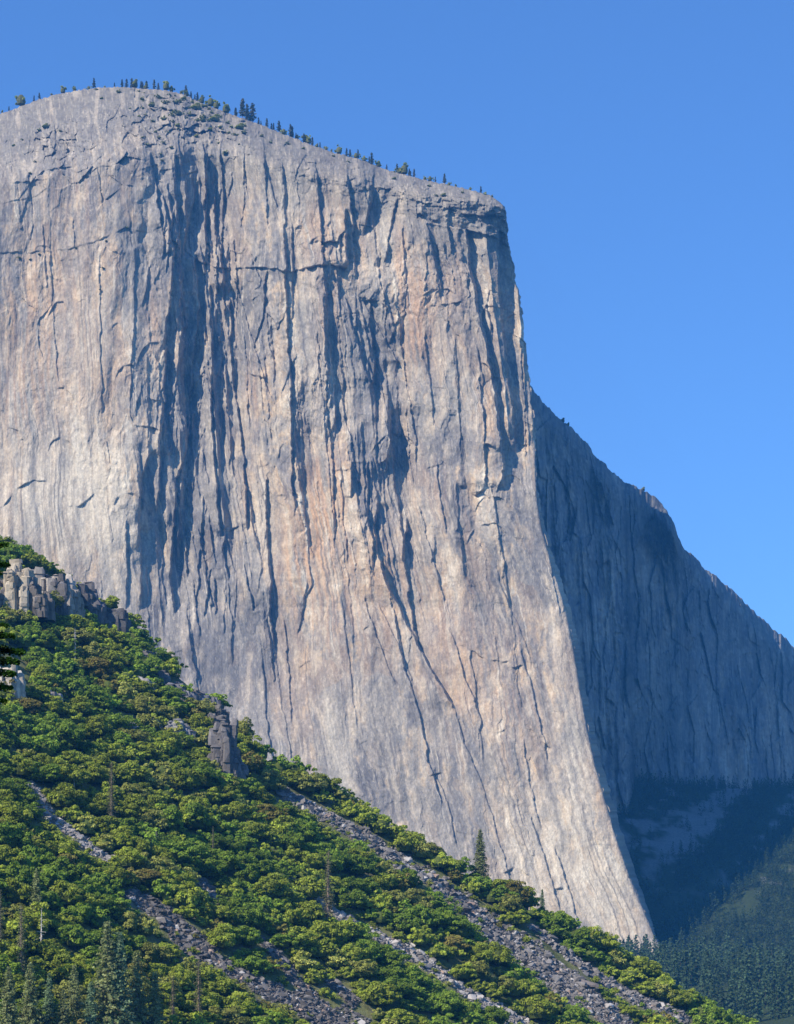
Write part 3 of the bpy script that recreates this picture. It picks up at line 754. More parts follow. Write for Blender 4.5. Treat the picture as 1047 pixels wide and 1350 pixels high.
# ------------------------------------------------------------------ rock outcrops
import bmesh
def rock_outcrop(px, py_base, wpx, hpx, depth_m, seed, lab, tone=(.24, .23, .22), pillars=1.0, stain=None):
    """one craggy mass of jointed rock: columns and blocks of different height grown into each other"""
    x, y = hit(px, py_base); x = float(x); y = float(y); z = float(H(x, y))
    W = wpx/F*y; Hm = hpx/F*y; r = np.random.default_rng(seed*7+1)
    fine = 1.5 if W > 10 else 1.15
    n = int(np.clip(W*depth_m/fine**2*1.0, 24, 120))
    tris, cols = [], []
    ph = r.uniform(0, 6, 3)
    for i in range(n):
        u = r.uniform(-1, 1); d = r.uniform(-1, 1)
        if u*u+d*d > 1.05: continue
        env = (1-.55*abs(u)**2.2-.25*max(-d, 0))*(.72+.28*math.sin(u*4+ph[0])*math.sin(u*9+ph[1]))*r.uniform(.62, 1.08)
        h = max(.18, env)*Hm
        cw = fine*r.uniform(.7, 1.9)*pillars**.5; cd = fine*r.uniform(.7, 1.4)
        # each column is split by cross joints into blocks that sit a little in or out
        zz = -3.0; rot = r.normal(0, .22); tint = r.uniform(.75, 1.25); pale = stain is not None and (math.sin(u*6+ph[2])+r.normal(0, .5) > .1)
        lean_x = r.normal(-.04, .06)
        while zz < h:
            bh = r.uniform(.35, 1.3)*fine*2.2; top = min(zz+bh, h)
            if top-zz < .25: break
            last = top >= h-.01
            off = r.normal(0, .10*fine, 2); sx_, sy_ = cw*r.uniform(.88, 1.1), cd*r.uniform(.88, 1.1)
            P8 = []
            for (ax, ay) in ((-1, -.7), (-.6, -1.05), (.7, -1), (1.05, -.5), (1, .8), (.3, 1.05), (-.9, .8)):
                for k_, zc in enumerate((zz-.15, top)):
                    tp = (r.uniform(.25, .75) if (last and k_) else r.uniform(.88, 1.02))
                    P8.append([ax*sx_*tp*r.uniform(.82, 1.05), ay*sy_*tp*r.uniform(.82, 1.05), zc+(r.uniform(-.35, .1)*fine*(1.3 if last else .25) if k_ else 0)])
            P8 = np.array(P8)
            cr_, sr_ = math.cos(rot), math.sin(rot)
            P8[:, :2] = P8[:, :2] @ np.array([[cr_, sr_], [-sr_, cr_]])
            P8 += np.array([u*W*.5+off[0]+lean_x*zz, d*depth_m*.5+off[1], 0])
            bm_ = bmesh.new()
            for p in P8: bm_.verts.new(p)
            bmesh.ops.convex_hull(bm_, input=bm_.verts)
            bmesh.ops.triangulate(bm_, faces=bm_.faces)
            T = np.array([[v.co[:] for v in f.verts] for f in bm_.faces]); bm_.free()
            cc_ = np.array(stain if pale else tone)*tint*r.uniform(.82, 1.18)
            tris.append(T); cols.append(np.repeat(cc_[None], len(T)*3, 0)); zz = top
    T = np.concatenate(tris); Cc = np.clip(np.concatenate(cols), .03, .6)
    me = new_mesh('rock_outcrop', T.reshape(-1, 3), np.arange(len(T)*3).reshape(-1, 3), M_OUTCROP, Cc)
    o = obj('rock_outcrop', me, loc=(x, y, z)); tag(o, lab, 'rock outcrop', 'rock outcrops on the brushy hillside')
    return o
BX, BY = hit(772, 1304)
bT = rock_templates(1, 41)[0]*np.array([5.6, 3.6, 3.2])
me = new_mesh('boulder', bT.reshape(-1, 3), np.arange(len(bT)*3).reshape(-1, 3), M_OUTCROP, np.full((len(bT)*3, 3), .17)*np.array([1.1, .95, .85]))
tag(obj('boulder', me, loc=(float(BX), float(BY), float(H(BX, BY))+.6)), 'large brown-grey boulder lying in the lower right boulder run', 'boulder')
rock_outcrop(20, 808, 96, 74, 16, 3, 'columned grey and cream crag at the upper left edge of the hillside', (.17, .15, .13), stain=(.42, .36, .27))
rock_outcrop(72, 808, 66, 66, 13, 4, 'crag with cream columns and black clefts right of the edge crag', (.145, .135, .13), stain=(.34, .30, .25))
rock_outcrop(112, 814, 54, 60, 14, 8, 'dark rounded crag on the ridge below the pale wall', (.15, .14, .14))
rock_outcrop(150, 832, 40, 34, 12, 9, 'low dark crag on the ridge just right of the rounded one', (.13, .125, .125))
rock_outcrop(188, 872, 34, 24, 10, 12, 'low dark rock rib halfway down the upper ridge', (.15, .14, .14))
rock_outcrop(10, 920, 42, 56, 12, 13, 'cream cliff face with a dark shaded side at the left edge', (.42, .38, .31), pillars=.6, stain=(.50, .44, .34))
rock_outcrop(232, 918, 52, 26, 10, 14, 'jagged dark grey rock band on the ridge above the tall crag', (.15, .145, .15))
rock_outcrop(268, 930, 40, 24, 10, 15, 'broken grey rock teeth beside the tall dark crag', (.15, .145, .15))
rock_outcrop(298, 1028, 40, 92, 12, 16, 'tall dark jagged crag standing at the break of the ridge', (.14, .13, .125), pillars=1.1)
rock_outcrop(285, 975, 26, 46, 10, 24, 'dark stepped rock shoulder left of the tall crag', (.15, .14, .13))
rock_outcrop(250, 922, 36, 22, 9, 31, 'dark broken rock between the jagged band and the rock teeth', (.15, .14, .13))
rock_outcrop(286, 944, 24, 26, 9, 32, 'small dark rock step above the tall crag', (.14, .13, .12))
rock_outcrop(206, 892, 30, 20, 9, 33, 'small dark rock on the ridge above the jagged band', (.15, .14, .13))
rock_outcrop(134, 820, 30, 36, 10, 34, 'dark cleft rock between the rounded crag and the low dark crag', (.12, .115, .11))
rock_outcrop(300, 1000, 24, 30, 8, 35, 'dark broken foot of the tall crag on its left', (.16, .145, .13))
rock_outcrop(165, 962, 30, 22, 8, 17, 'small pale grey slab among oaks below the dark band', (.27, .26, .255), pillars=.7)
rock_outcrop(232, 974, 40, 28, 9, 18, 'blocky grey rock knoll among oaks left of the tall crag', (.22, .215, .215))
rock_outcrop(200, 960, 22, 20, 7, 19, 'small grey knob between the slab and the blocky knoll', (.25, .24, .235), pillars=.8)
rock_outcrop(180, 905, 40, 18, 8, 21, 'pale low ledges halfway up the upper brush', (.26, .245, .23), pillars=.8)
rock_outcrop(60, 922, 40, 14, 8, 22, 'low pale rocks under bare grey brush', (.27, .25, .24), pillars=.8)

# ------------------------------------------------------------------ oaks over the hillside
LAND = [(22,770,'the cream crags at the left edge'),(112,785,'the dark rounded ridge crag'),(99,850,'the white dead tree'),(18,885,'the cream cliff face'),
 (232,905,'the jagged rock band on the ridge'),(232,960,'the blocky grey rock knoll'),(300,980,'the tall dark crag'),(165,950,'the small pale slab'),
 (147,1055,'the tall thin pine'),(70,1075,"the left boulder run's top"),(130,1128,"the left boulder run's foot"),(98,1040,'the short forked snag'),
 (281,1115,'the small bare pine'),(280,1175,'the short boulder patch'),(433,1180,'the tall sparse pine'),
 (55,1230,'the grey dead tree at lower left'),(28,1255,'the sparse pine at lower left'),(140,1300,'the dense conifers at the bottom left'),(220,1220,'the top of the dark run'),
 (330,1295,'the bend of the dark run'),(430,1338,'the foot of the dark run'),(370,1265,'the broken boulder patch'),(380,1050,"the long run's top"),
 (500,1115,"the long run's upper reach"),(600,1185,"the long run's middle"),(700,1260,"the long run's lower reach"),(633,1130,'the full pine on the ridge'),
 (715,1180,'the small bluish pine on the ridge'),(768,1295,'the large brown boulder'),(850,1322,'the thin right-hand boulder run'),(470,1215,'the middle of the narrow pale run'),
 (560,1272,'the lower part of the narrow pale run'),(660,1335,'the foot of the narrow pale run'),(445,1300,'the bottom centre boulder patch'),(385,1160,'the head of the narrow pale run'),
 (260,1310,'the loose pine at bottom left'),(0,1240,'the left edge pine'),(420,1020,'the ridge past the tall crag'),(540,1100,'the mid ridge line'),(800,1240,'the far right ridge line'),(870,1280,'the bottom right corner')]
DIRS = ['right of', 'lower right of', 'below', 'lower left of', 'left of', 'upper left of', 'above', 'upper right of']
def where(px, py):
    b = min(LAND, key=lambda l: (l[0]-px)**2+(l[1]-py)**2)
    dx, dy = px-b[0], py-b[1]; d = math.hypot(dx, dy)
    k = int(round(math.atan2(dy, dx)/(math.pi/4))) % 8
    return (('close ' if d < 16 else ('' if d < 34 else 'well '))+DIRS[k]+' '+b[2]), d
TONE = ['olive green', 'deep green', 'grey green', 'olive green', 'deep green', 'yellowish', 'grey green', 'olive green', 'deep green', 'bright olive']
ORD = ['', 'second ', 'third ', 'fourth ', 'fifth ', 'sixth ', 'seventh ', 'eighth ', 'ninth ', 'tenth ']

orr = random.Random(21)
cand = []; cell = {}
tries = 0
while tries < 60000:
    tries += 1
    y = orr.uniform(500, 905); x = orr.uniform(-(545)/F*y-4, 560/F*y)
    yr = float(ridge_y(x))
    if y > yr+8: continue
    z = hp(x, min(y, yr))
    px, py = to_px(x, y, z)
    if py > 1420 or z < -14: continue
    if tries < 12000: rad = orr.uniform(3.8, 6.0)
    elif tries < 32000: rad = orr.uniform(2.3, 3.8)
    else: rad = orr.uniform(1.2, 2.3)
    sd = in_scree(px, py); rp_ = rad/y*F
    if sd < 1.0:
        if not (rad < 1.7 and sd > .25 and orr.random() < .22): continue
        c0_ = (x, y, rad, px, py); cand.append(c0_); continue
    lim = 1.0+.55*rp_/14
    # keep crowns from covering the runs just behind them
    if in_scree(px, py-rp_*.9) < 1.0 and orr.random() < .93: continue
    if in_scree(px, py-rp_*1.6) < .75 and orr.random() < .85: continue
    if in_scree(px+rp_*.7, py-rp_*.3) < .85 or in_scree(px-rp_*.7, py-rp_*.3) < .85: continue
    # leave the outcrops standing free
    bad = False
    for (ox, oy, ww, hh) in [(22,780,34,20),(72,780,30,18),(112,790,26,16),(16,895,30,32),(300,985,14,52),(232,965,18,16),(165,955,14,12),(232,908,24,12),(268,922,16,12),(200,955,9,8),(768,1298,20,14),(150,822,16,12)]:
        if abs(px-ox) < ww and -hh < py-oy < hh*.75: bad = True
    if bad: continue
    ci = (int(x//8), int(y//8)); ok = True
    for i in (-2, -1, 0, 1, 2):
        for j in (-2, -1, 0, 1, 2):
            for (qx, qy, qr) in cell.get((ci[0]+i, ci[1]+j), ()):
                if (qx-x)**2+((qy-y)*.95)**2 < ((qr+rad)*.60)**2: ok = False
        if not ok: break
    if not ok: continue
    cell.setdefault(ci, []).append((x, y, rad)); cand.append((x, y, rad, px, py))
print('crowns', len(cand))
inview = [c_ for c_ in cand if -8 < c_[3] < 1050 and c_[4] < 1362]
inview.sort(key=lambda c_: -c_[2]/c_[1])
single = set(id(c_) for c_ in inview[:290])
def hue_at(x, y):
    n = float(perlin(np.float64(x/38), np.float64(y/38), 401)); r = orr.random()
    if n > .12: return orr.choice([0, 3, 7, 9, 9, 2])
    if n < -.15: return orr.choice([1, 4, 8, 0, 1])
    return orr.randrange(10)
used = {}
QS, CS = [], []
rows = []
for c_ in cand:
    x, y, rad, px, py = c_; k = hue_at(x, y); s = rad/4.2*orr.uniform(.95, 1.15); sz = s*orr.uniform(.8, 1.15); a = orr.uniform(0, 6.28)
    z = float(H(x, y))-.3
    if id(c_) in single:
        o = bpy.data.objects.new('oak_tree', OAK_M[k]); COL.objects.link(o)
        o.location = (x, y, z); o.scale = (s, s, sz); o.rotation_euler = (orr.uniform(-.08, .08), orr.uniform(-.08, .08), a)
        wh, d = where(px, py-8)
        size = 'large' if rad > 5.0 else ('middling' if rad > 4.2 else 'smaller')
        rows.append((o, f'{size} {TONE[k]} oak', wh, d))
    else:
        q, c = OAK_L[k]
        if rad < 2.2: q = q[::2]; c = c[::2]
        ca, sa = math.cos(a), math.sin(a); Rm = np.array([[ca, -sa, 0], [sa, ca, 0], [0, 0, 1]])
        QS.append((q@Rm.T*np.array([s, s, sz])+np.array([x, y, z])).astype(np.float32)); CS.append((c*orr.uniform(.8, 1.2)).astype(np.float32))
# one label each: look, then place; only if both agree, its order outwards from the landmark
groups = {}
for r_ in rows: groups.setdefault((r_[1], r_[2]), []).append(r_)
for (lk, wh), rs in groups.items():
    rs.sort(key=lambda q: q[3])
    for i, (o, _, _, _) in enumerate(rs):
        tag(o, (ORD[i] if i < 10 else '')+lk+' '+wh, 'oak tree', 'oak trees covering the hillside')
Q = np.concatenate(QS); Cq = np.concatenate(CS)
me = quads_mesh('oak_brush', Q, Cq, M_LEAF); tag(obj('oak_brush', me), 'dense oak brush filling the hillside between the larger crowns', 'brush', kind='stuff')
print('brush quads', len(Q))

# ------------------------------------------------------------------ conifers
def tube(pts, rads, n=7):
    """tapered tube as quads along pts"""
    pts = np.array(pts, float); out = []
    rings = []
    for i, p in enumerate(pts):
        d = pts[min(i+1, len(pts)-1)]-pts[max(i-1, 0)]; d /= np.linalg.norm(d)+1e-9
        a = np.cross(d, [0, 1, .1] if abs(d[2]) > .5 else [0, 0, 1]); a /= np.linalg.norm(a); b = np.cross(d, a)
        t = np.linspace(0, 2*np.pi, n, endpoint=False)
        rings.append(p+rads[i]*(np.cos(t)[:, None]*a+np.sin(t)[:, None]*b))
    for i in range(len(rings)-1):
        for k in range(n):
            out.append([rings[i][k], rings[i][(k+1) % n], rings[i+1][(k+1) % n], rings[i+1][k]])
    return np.array(out)

def conifer(seed, h=24, R=3.2, dens=1.0, start=.12, col=(.035, .075, .03), col2=(.06, .10, .035), leaf=.26, droop=.25, nb=None, per=22, bare=False, tk=1.0):
    r = np.random.default_rng(seed)
    tq = [tube([(0, 0, -1.5), (.1*r.normal(), .1*r.normal(), h*.4), (0, 0, h*.99)], [h*.014*tk, h*.009*tk, .03*tk], 8)]
    Q, C = [], []
    nb = nb or int(h*5.5*dens)
    for i in range(nb):
        f = start+(1-start)*((i+r.random())/nb)
        L = R*(1-f)**.75*r.uniform(.55, 1.1)*(1 if f > start+.12 else .8)+.25
        if r.random() < .08: L *= 1.25
        a = i*2.4+r.normal(0, .3); z = h*f
        up = .35*(f-.5)-droop+(r.normal(0, .35) if bare else 0)
        if bare: L *= r.uniform(.4, 1.2)
        tip = np.array([math.cos(a)*L, math.sin(a)*L, z+up*L]); root = np.array([0, 0, z])
        mid = (root+tip)/2+np.array([0, 0, .06*L])
        bk = 2.6 if bare else 1
        tq.append(tube([root, mid, tip], [(.06*(1-f)+.02)*bk, (.04*(1-f)+.012)*bk, .008*bk*1.5], 3))
        if bare: continue
        m = max(4, int(per*L/R*1.5))
        t = r.uniform(.15, 1.0, m)[:, None]
        cen = root*(1-t)+tip*t+r.normal(0, 1, (m, 3))*np.array([.22, .22, .12])*(1+.25*L)
        nor = np.array([math.cos(a)*.9, math.sin(a)*.9, .45])
        Q.append(leaf_quads(cen, np.repeat(nor[None], m, 0), leaf, r, .8))
        tt = r.random(); cl = (np.array(col)*(1-tt)+np.array(col2)*tt)*r.uniform(.75, 1.25)
        C.append(np.broadcast_to(cl, (m, 4, 3))*r.uniform(.8, 1.2, (m, 1, 1)))
    return np.concatenate(tq), (np.concatenate(Q) if Q else None), (np.concatenate(C) if C else None)

def conifer_meshes(name, bark, *a, **k):
    t, q, c = conifer(*a, **k)
    mt = new_mesh(name+'_trunk', t.reshape(-1, 3), np.arange(len(t)*4).reshape(-1, 4), bark)
    mq = quads_mesh(name+'_foliage', q, c, M_LEAF) if q is not None else None
    return mt, mq
FULL = [conifer_meshes('pine', M_BARK, 500+i, 24, 4.2, 1.25, .06, (.20, .24, .09), (.28, .31, .13), per=40, leaf=.24) for i in range(3)]
SPARSE = [conifer_meshes('pine', M_BARK, 520+i, 28, 2.5, .8, .16, (.17, .18, .09), (.22, .215, .11), per=20, leaf=.18, droop=.15, tk=1.7) for i in range(3)]
BLUE = [conifer_meshes('fir', M_BARK, 540+i, 24, 3.4, 1.1, .05, (.17, .25, .12), (.24, .33, .17), per=32, leaf=.24) for i in range(2)]
BARE = [conifer_meshes('snag', M_SNAG, 560+i, 16, 3.4, .5, .3, nb=26+8*i, bare=True, tk=1.6, droop=.1) for i in range(2)]

def put_conifer(kind, px, py, hpx, lab, group, i=0, dy=0, name='pine_tree', wide=1.0, cat='pine tree'):
    src, h0 = {'full': (FULL, 24), 'sparse': (SPARSE, 28), 'blue': (BLUE, 24), 'bare': (BARE, 16)}[kind]
    mt, mq = src[i % len(src)]; hpx = hpx*(1.4 if group.startswith('conifers along') else 1.08)
    x, y = hit(px, py); y = float(y)+dy; x = (px-CX)/F*y
    z = float(H(x, y)); s = hpx/F*y/h0
    e = obj(name, None, loc=(x, y, z)); e.scale = (s*wide, s*wide, s); e.rotation_euler[2] = random.uniform(0, 6.28)
    obj('trunk', mt, e)
    if mq: obj('foliage', mq, e)
    tag(e, lab, cat, group); return e
PG = 'pines standing among the oak brush'
put_conifer('full', 633, 1166, 66, 'full dark green pine standing on the ridge against the pale wall', PG, 0, wide=1.15)
put_conifer('blue', 715, 1204, 40, 'small bluish conifer on the ridge right of the full pine', PG, 0, name='fir_tree', cat='fir tree')
put_conifer('sparse', 433, 1232, 104, 'tall sparse pine with a pinkish trunk in the middle of the brush', PG, 0, wide=1.1)
put_conifer('sparse', 147, 1095, 84, 'tall thin pine with a bare grey-brown crown in the left brush', PG, 1)
put_conifer('sparse', 281, 1136, 44, 'small bare-looking pine left of the middle of the brush', PG, 2, wide=.8)
put_conifer('sparse', 28, 1304, 100, 'sparse pine at lower left beside the grey dead tree', PG, 1, wide=1.1)
put_conifer('sparse', 0, 1278, 96, 'sparse pine cut by the left edge of the view', PG, 2)
put_conifer('bare', 55, 1262, 66, 'grey dead tree with drooping bare branches at lower left', 'dead trees on the hillside', 0, name='dead_tree', cat='dead tree')
put_conifer('bare', 99, 872, 42, 'white dead tree standing high in the upper left brush', 'dead trees on the hillside', 1, name='dead_tree', cat='dead tree', wide=1.2)
put_conifer('bare', 98, 1056, 26, 'short forked grey snag above the left boulder run', 'dead trees on the hillside', 0, name='dead_tree', cat='dead tree', wide=1.8)
put_conifer('bare', 206, 1118, 20, 'small grey snag low in the brush below the thin pine', 'dead trees on the hillside', 1, name='dead_tree', cat='dead tree', wide=1.8)
put_conifer('full', 48, 1242, 74, 'green pine rising behind the grey dead tree', PG, 1, dy=8)
for px, py, hh, kd, lab in [
  (142,1372,112,'full','largest dense green pine at the bottom edge left of centre'),(158,1380,108,'blue','bluish fir just right of the largest bottom pine'),
  (120,1392,70,'blue','short bluish fir left of the largest bottom pine'),(180,1372,84,'full','pointed pine fourth from the right in the bottom row'),
  (98,1366,66,'full','dark pine between the sparse pine and the bottom row'),(65,1372,62,'blue','bright bluish fir low at the bottom left'),
  (40,1378,78,'full','green pine at the bottom below the sparse pine'),(205,1384,74,'full','slim pine third from the right in the bottom row'),
  (228,1372,58,'sparse','thin pine between the slim pine and the loose pine'),(262,1372,74,'sparse','loose wide pine at the right end of the bottom row'),
  (12,1392,84,'full','pine in the bottom left corner'),(84,1390,60,'full','low dark pine near the bottom left firs')]:
    put_conifer(kd, px, py, hh, lab, 'conifers along the bottom edge', int(px) % 3, name='fir_tree' if kd == 'blue' else 'pine_tree', cat='fir tree' if kd == 'blue' else 'pine tree', wide=1.1)

NUMW = 'first second third fourth fifth sixth seventh eighth ninth tenth eleventh twelfth thirteenth fourteenth fifteenth sixteenth seventeenth eighteenth nineteenth twentieth'.split()
TENS = {70: 'seventy', 80: 'eighty', 90: 'ninety', 20: 'twenty', 30: 'thirty', 40: 'forty', 50: 'fifty', 60: 'sixty'}
def nth(n):
    if n <= 20: return NUMW[n-1]
    t, u_ = n//10*10, n % 10
    return TENS[t]+'-'+NUMW[u_-1] if u_ else TENS[t][:-1]+'ieth'
# conifers of the sunlit valley wood at the lower right and of the shaded slope above it
LOWT = []
for i in range(4):
    t, q, c = conifer(600+i, 24, 5.6, .55, .04, (.06, .105, .05), (.095, .145, .07), leaf=.75, nb=46, per=9)
    LOWT.append((t, q, c))
LOWM = []
for t, q, c in LOWT:
    tc = np.full((len(t), 4, 3), (.12, .09, .07)); LOWM.append(quads_mesh('valley_conifer', np.concatenate([t[:16], q]), np.concatenate([tc[:16], c]), M_LEAF))
vr = random.Random(5)
vlist = []
while len(vlist) < 295:
    px = vr.uniform(735, 1060); y = vr.uniform(1500, 2190); x = (px-CX)/F*y; z = float(floor_z(np.float64(x), np.float64(y)))
    _, pv = to_px(x, y, z)
    if pv-30 > 1365 or pv < 1215: continue
    rdg = float(interp(RIDGE, px))
    if pv-28 > rdg+6: continue
    if any((x-a)**2+(y-b)**2 < 40 for a, b, *_ in vlist): continue
    vlist.append((x, y, z, px, pv))
vlist.sort(key=lambda q: q[3])
vcount = {}
for i, (x, y, z, px, pv) in enumerate(vlist):
    o = obj('valley_conifer', LOWM[i % 4], loc=(x, y, z)); s = vr.uniform(.75, 1.35); o.scale = (s*1.1, s*1.1, s); o.rotation_euler[2] = vr.uniform(0, 6)
    hgt = 'tall' if s > 1.12 else ('short' if s < .95 else 'middling')
    band = ['farthest', 'middle', 'nearest'][0 if y > 1960 else (1 if y > 1730 else 2)]
    vcount[hgt, band] = vcount.get((hgt, band), 0)+1
    tag(o, f'{nth(vcount[hgt, band])} {hgt} conifer from the left in the {band} rows of the valley wood', 'conifer', 'conifers of the valley wood')

fq, fc = [], []
for i in range(4200):
    px = vr.uniform(790, 1100); y = vr.uniform(2200, 3000); x = (px-CX)/F*y; z = float(floor_z(np.float64(x), np.float64(y)))
    fl_ = x+(y-2300)*-.55
    if float(perlin(np.float64(fl_/55), np.float64(y/400), 341)) > .05 and y > 2290 and vr.random() < .86: continue
    t, q, c = LOWT[i % 4]; q = q[i % 3::3]; c = c[i % 3::3]; s = vr.uniform(.35, .85)
    fq.append((q*s*np.array([1.3, 1.3, 1])+np.array([x, y, z])).astype(np.float32)); fc.append(c.astype(np.float32)*.8)
me = quads_mesh('shaded_wood', np.concatenate(fq), np.concatenate(fc), M_LEAF)
tag(obj('shaded_wood', me), 'dark wood on the shaded slope under the far wall', 'wood', kind='stuff')

# ------------------------------------------------------------------ trees and shrubs along the rim
def crown_low(seed, kind):
    if kind == 'round': q, c = oak_template(seed, 14, 26, .62, 4.0, 7.5, 1)
    else:
        t, q, c = conifer(seed, 12, 2.6, .8, .15, (.045, .07, .035), (.075, .095, .045), leaf=.62, nb=30, per=8, droop=.1)
        q = np.concatenate([t[:16], q]); c = np.concatenate([np.full((16, 4, 3), (.16, .12, .09)), c])
    return quads_mesh('rim_tree', q, np.minimum(c*np.array([1.5, 1.15, 1.6]), .4), M_LEAF)
RIMC = [crown_low(700+i, 'cone') for i in range(3)]; RIMR = [crown_low(720+i, 'round') for i in range(3)]
sr2 = random.Random(14)
RIM = [(3,4,'r'),(12,5,'c'),(28,14,'r'),(45,6,'c'),(52,6,'c'),(68,4,'r'),(83,8,'r'),(98,6,'r'),(117,6,'r'),(124,9,'c'),(138,3,'r'),(151,5,'c'),(161,9,'c'),(167,10,'c'),(178,10,'r'),
 (188,8,'c'),(193,8,'c'),(219,12,'r'),(226,9,'r'),(246,9,'r'),(252,7,'c'),(257,6,'c'),(266,9,'r'),(278,13,'r'),(285,10,'r'),(298,13,'r'),(311,9,'c'),(320,19,'c'),(326,14,'c'),(333,16,'c'),
 (341,7,'c'),(352,8,'c'),(358,7,'c'),(368,10,'c'),(374,8,'r'),(383,11,'c'),(392,7,'r'),(407,12,'r'),(418,5,'r'),(430,6,'r'),(437,4,'r'),(447,6,'c'),(457,8,'c'),(472,8,'c'),(480,8,'r'),(487,6,'c'),(499,8,'r'),
 (510,6,'c'),(527,10,'r'),(533,12,'r'),(546,7,'c'),(560,5,'r'),(567,7,'r'),(574,5,'c'),(586,10,'c'),(592,5,'r'),(601,4,'r'),(620,4,'r'),(634,8,'c'),(640,5,'r'),(649,4,'r')]
for q_ in range(34):
    px = sr2.choice([190, 225, 250, 285, 325, 375, 410, 470, 530])+sr2.gauss(0, 13); RIM.append((px, sr2.uniform(5, 11), sr2.choice('ccr')))
RIM.sort()
for i, (px, hh, kd) in enumerate(RIM):
    D0, ty_ = cliff_top_depth(px); D0 += 3
    h = hh/F*D0*1.3*sr2.uniform(.9, 1.25)
    o = obj('rim_tree', (RIMC if kd == 'c' else RIMR)[i % 3], loc=tuple(P(np.float64(px), np.float64(ty_+1.2), D0)))
    s = h/(12 if kd == 'c' else 8.2); o.scale = (s*(1.05 if kd == 'c' else .85), s*(1.05 if kd == 'c' else .85), s); o.rotation_euler[2] = i*1.7
    look = ('pointed' if kd == 'c' else 'rounded'); sz = 'tall' if hh >= 11 else ('small' if hh >= 7 else 'tiny')
    tag(o, f'{sz} {look} tree on the summit skyline, {nth(i+1)} along it from the left', 'tree', 'trees along the summit skyline')
D = lambda a: None
for px, ty_, hh in [(742,555,8),(749,559,6),(848,652,8)]:
    j = int(np.searchsorted(wx[0], px)); o = obj('rim_tree', RIMR[0], loc=tuple(P(np.float64(px), wt[0, j]+1.5, wd[0, j]+3))); s = hh/F*2600/8.2*1.1; o.scale = (s, s, s)
    tag(o, {742: 'small tree on the skyline of the shaded wall, upper of two', 749: 'tiny tree on the skyline of the shaded wall, lower of two', 848: 'lone tree low on the skyline of the shaded wall'}[px], 'tree', 'trees on the shaded skyline')

SHR = [(200,140,9),(192,152,5),(222,135,6),(183,153,4),(232,136,8),(236,152,12),(258,145,14),(250,152,8),(268,160,10),(283,160,14),(216,158,8),(228,153,7),(60,168,9),(52,172,6),(80,173,5),(205,174,5),
 (210,182,6),(216,188,5),(188,181,4),(195,191,5),(222,175,5),(226,195,5),(212,203,4),(214,211,4),(316,170,12),(322,176,8),(310,178,6),(345,180,6),(357,188,5),(380,190,6),(18,192,5),(40,228,4),(47,213,4),
 (134,130,5),(157,122,7),(128,117,5),(400,196,5),(440,206,5),(460,214,5),(520,236,6),(566,246,6),(576,258,5),(585,258,7),(610,254,5),(26,340,5),(40,342,4),(52,335,4),(136,353,4),(132,381,3),(168,300,4),(30,184,4),(140,317,3),(100,326,3)]
sr_ = random.Random(9)
while len(SHR) < 112:
    px = sr_.gauss(250, 42); ty_ = float(interp(TOP, px)); py = ty_+abs(sr_.gauss(0, 24))+4
    if 170 < px < 335 and py < 225: SHR.append((px, py, sr_.uniform(3, 8)))
for i, (px, py, ww) in enumerate(SHR):
    ty_ = float(interp(TOP, px))
    py = max(py, ty_+3)
    d = cliff_at(px, py)
    o = obj('cliff_shrub', RIMR[i % 3], loc=tuple(P(np.float64(px), np.float64(py+1.5), d-1.0))); s = ww/F*d/8.4*1.45; o.scale = (s*1.15, s*.8, s*.62); o.rotation_euler[2] = i*2.1
    zone = 'on the rounded left dome' if px < 150 else ('in the broken ledges of the summit' if px < 300 else ('at the blocky notch of the rim' if px < 330 else 'on the slabs of the right-hand rim'))
    if py > 290: zone = 'on the level seam across the left face'
    SHR[i] = (px, py, ww, o, zone)
zs = {}
for s_ in SHR: zs.setdefault(s_[4], []).append(s_)
for zn, ss in zs.items():
    ss.sort(key=lambda q: q[0])
    for i, s_ in enumerate(ss):
        tag(s_[3], f'{"wide" if s_[2] > 7 else "tiny"} shrub {zn}, {nth(i+1)} from its left', 'shrub', 'shrubs growing on the rock')

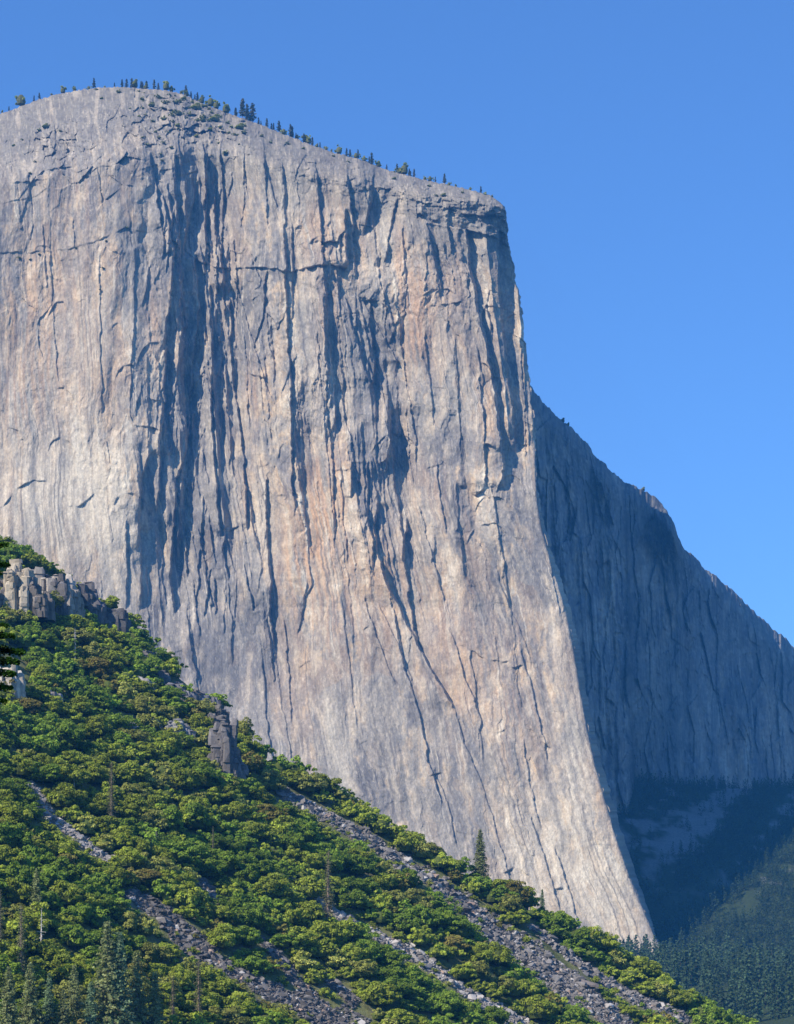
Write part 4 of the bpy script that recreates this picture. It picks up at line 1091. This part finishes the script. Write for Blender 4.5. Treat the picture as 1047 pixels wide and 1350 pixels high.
# ------------------------------------------------------------------ near conifer whose branch tips reach in at the left edge
t, q, c = conifer(900, 22, 2.3, 1.0, .1, (.012, .028, .010), (.022, .05, .014), leaf=.035, nb=90, per=120, droop=.2)  # needle colours kept very dark to paint the tree as standing in shadow
nr = np.random.default_rng(3); nx = (-190-CX)/F*42
def near_branch(px, py, w_, n_):
    """a drooping spray of needles ending at this place of the picture"""
    tipx = (px-CX)/F*42-nx; tz = (HY-py)/F*42+3.4
    root = np.array([0, 0, tz+.35]); tip = np.array([tipx, nr.uniform(-.3, .3), tz])
    tw = [tube([root, (root+tip)/2+np.array([0, 0, .1]), tip], [.04, .025, .006], 4)]
    t_ = nr.uniform(.3, 1.0, n_)[:, None]
    cen = root*(1-t_)+tip*t_+nr.normal(0, 1, (n_, 3))*np.array([w_*.4, w_, w_])*(1.25-t_)
    q_ = leaf_quads(cen, np.repeat(np.array([[0, 0, 1.]]), n_, 0), .028, nr, 1.0)
    col_ = np.where(t_ > .93, np.array([[.05, .12, .02]]), np.array([[.012, .028, .010]]))  # tips painted as sunlit, the remaining needles as shaded
    return tw[0], q_, np.repeat(col_[:, None], 4, 1)
for a_ in [(14,722,.08,1500),(10,742,.09,1500),(6,758,.07,1000),(13,826,.05,1400),(22,842,.09,2600),(30,858,.10,3000),(26,874,.11,3000),(24,892,.10,2600),(17,908,.09,2000),(8,924,.08,1500)]:
    tt_, qq_, cc_ = near_branch(*a_); t = np.concatenate([t, tt_]); q = np.concatenate([q, qq_]); c = np.concatenate([c, cc_])
e = obj('near_pine', None, loc=(nx, 42, -3.4))
obj('trunk', new_mesh('near_trunk', t.reshape(-1, 3), np.arange(len(t)*4).reshape(-1, 4), M_BARK), e); obj('foliage', quads_mesh('near_foliage', q, c, M_LEAF), e)
tag(e, 'dark near pine whose branch tips show at the left edge', 'pine tree')

# ------------------------------------------------------------------ air
import bmesh
bm = bmesh.new(); bmesh.ops.create_cube(bm, size=1)
me = bpy.data.meshes.new('haze'); bm.to_mesh(me); bm.free()
hz = obj('haze', me, loc=(0, 0, 520)); hz.scale = (12400, 12400, 1100)
hm = bpy.data.materials.new('air'); hm.use_nodes = True; hm.node_tree.nodes.clear()
ho = hm.node_tree.nodes.new('ShaderNodeOutputMaterial'); hv = hm.node_tree.nodes.new('ShaderNodeVolumePrincipled')
hv.inputs['Color'].default_value = (.07, .40, 1.0, 1); hv.inputs["Density"].default_value = 0.00007; hv.inputs['Anisotropy'].default_value = 0.0
hm.node_tree.links.new(hv.outputs[0], ho.inputs['Volume']); me.materials.append(hm)
tag(hz, 'thin blue air between the viewer and the cliffs', kind='stuff')
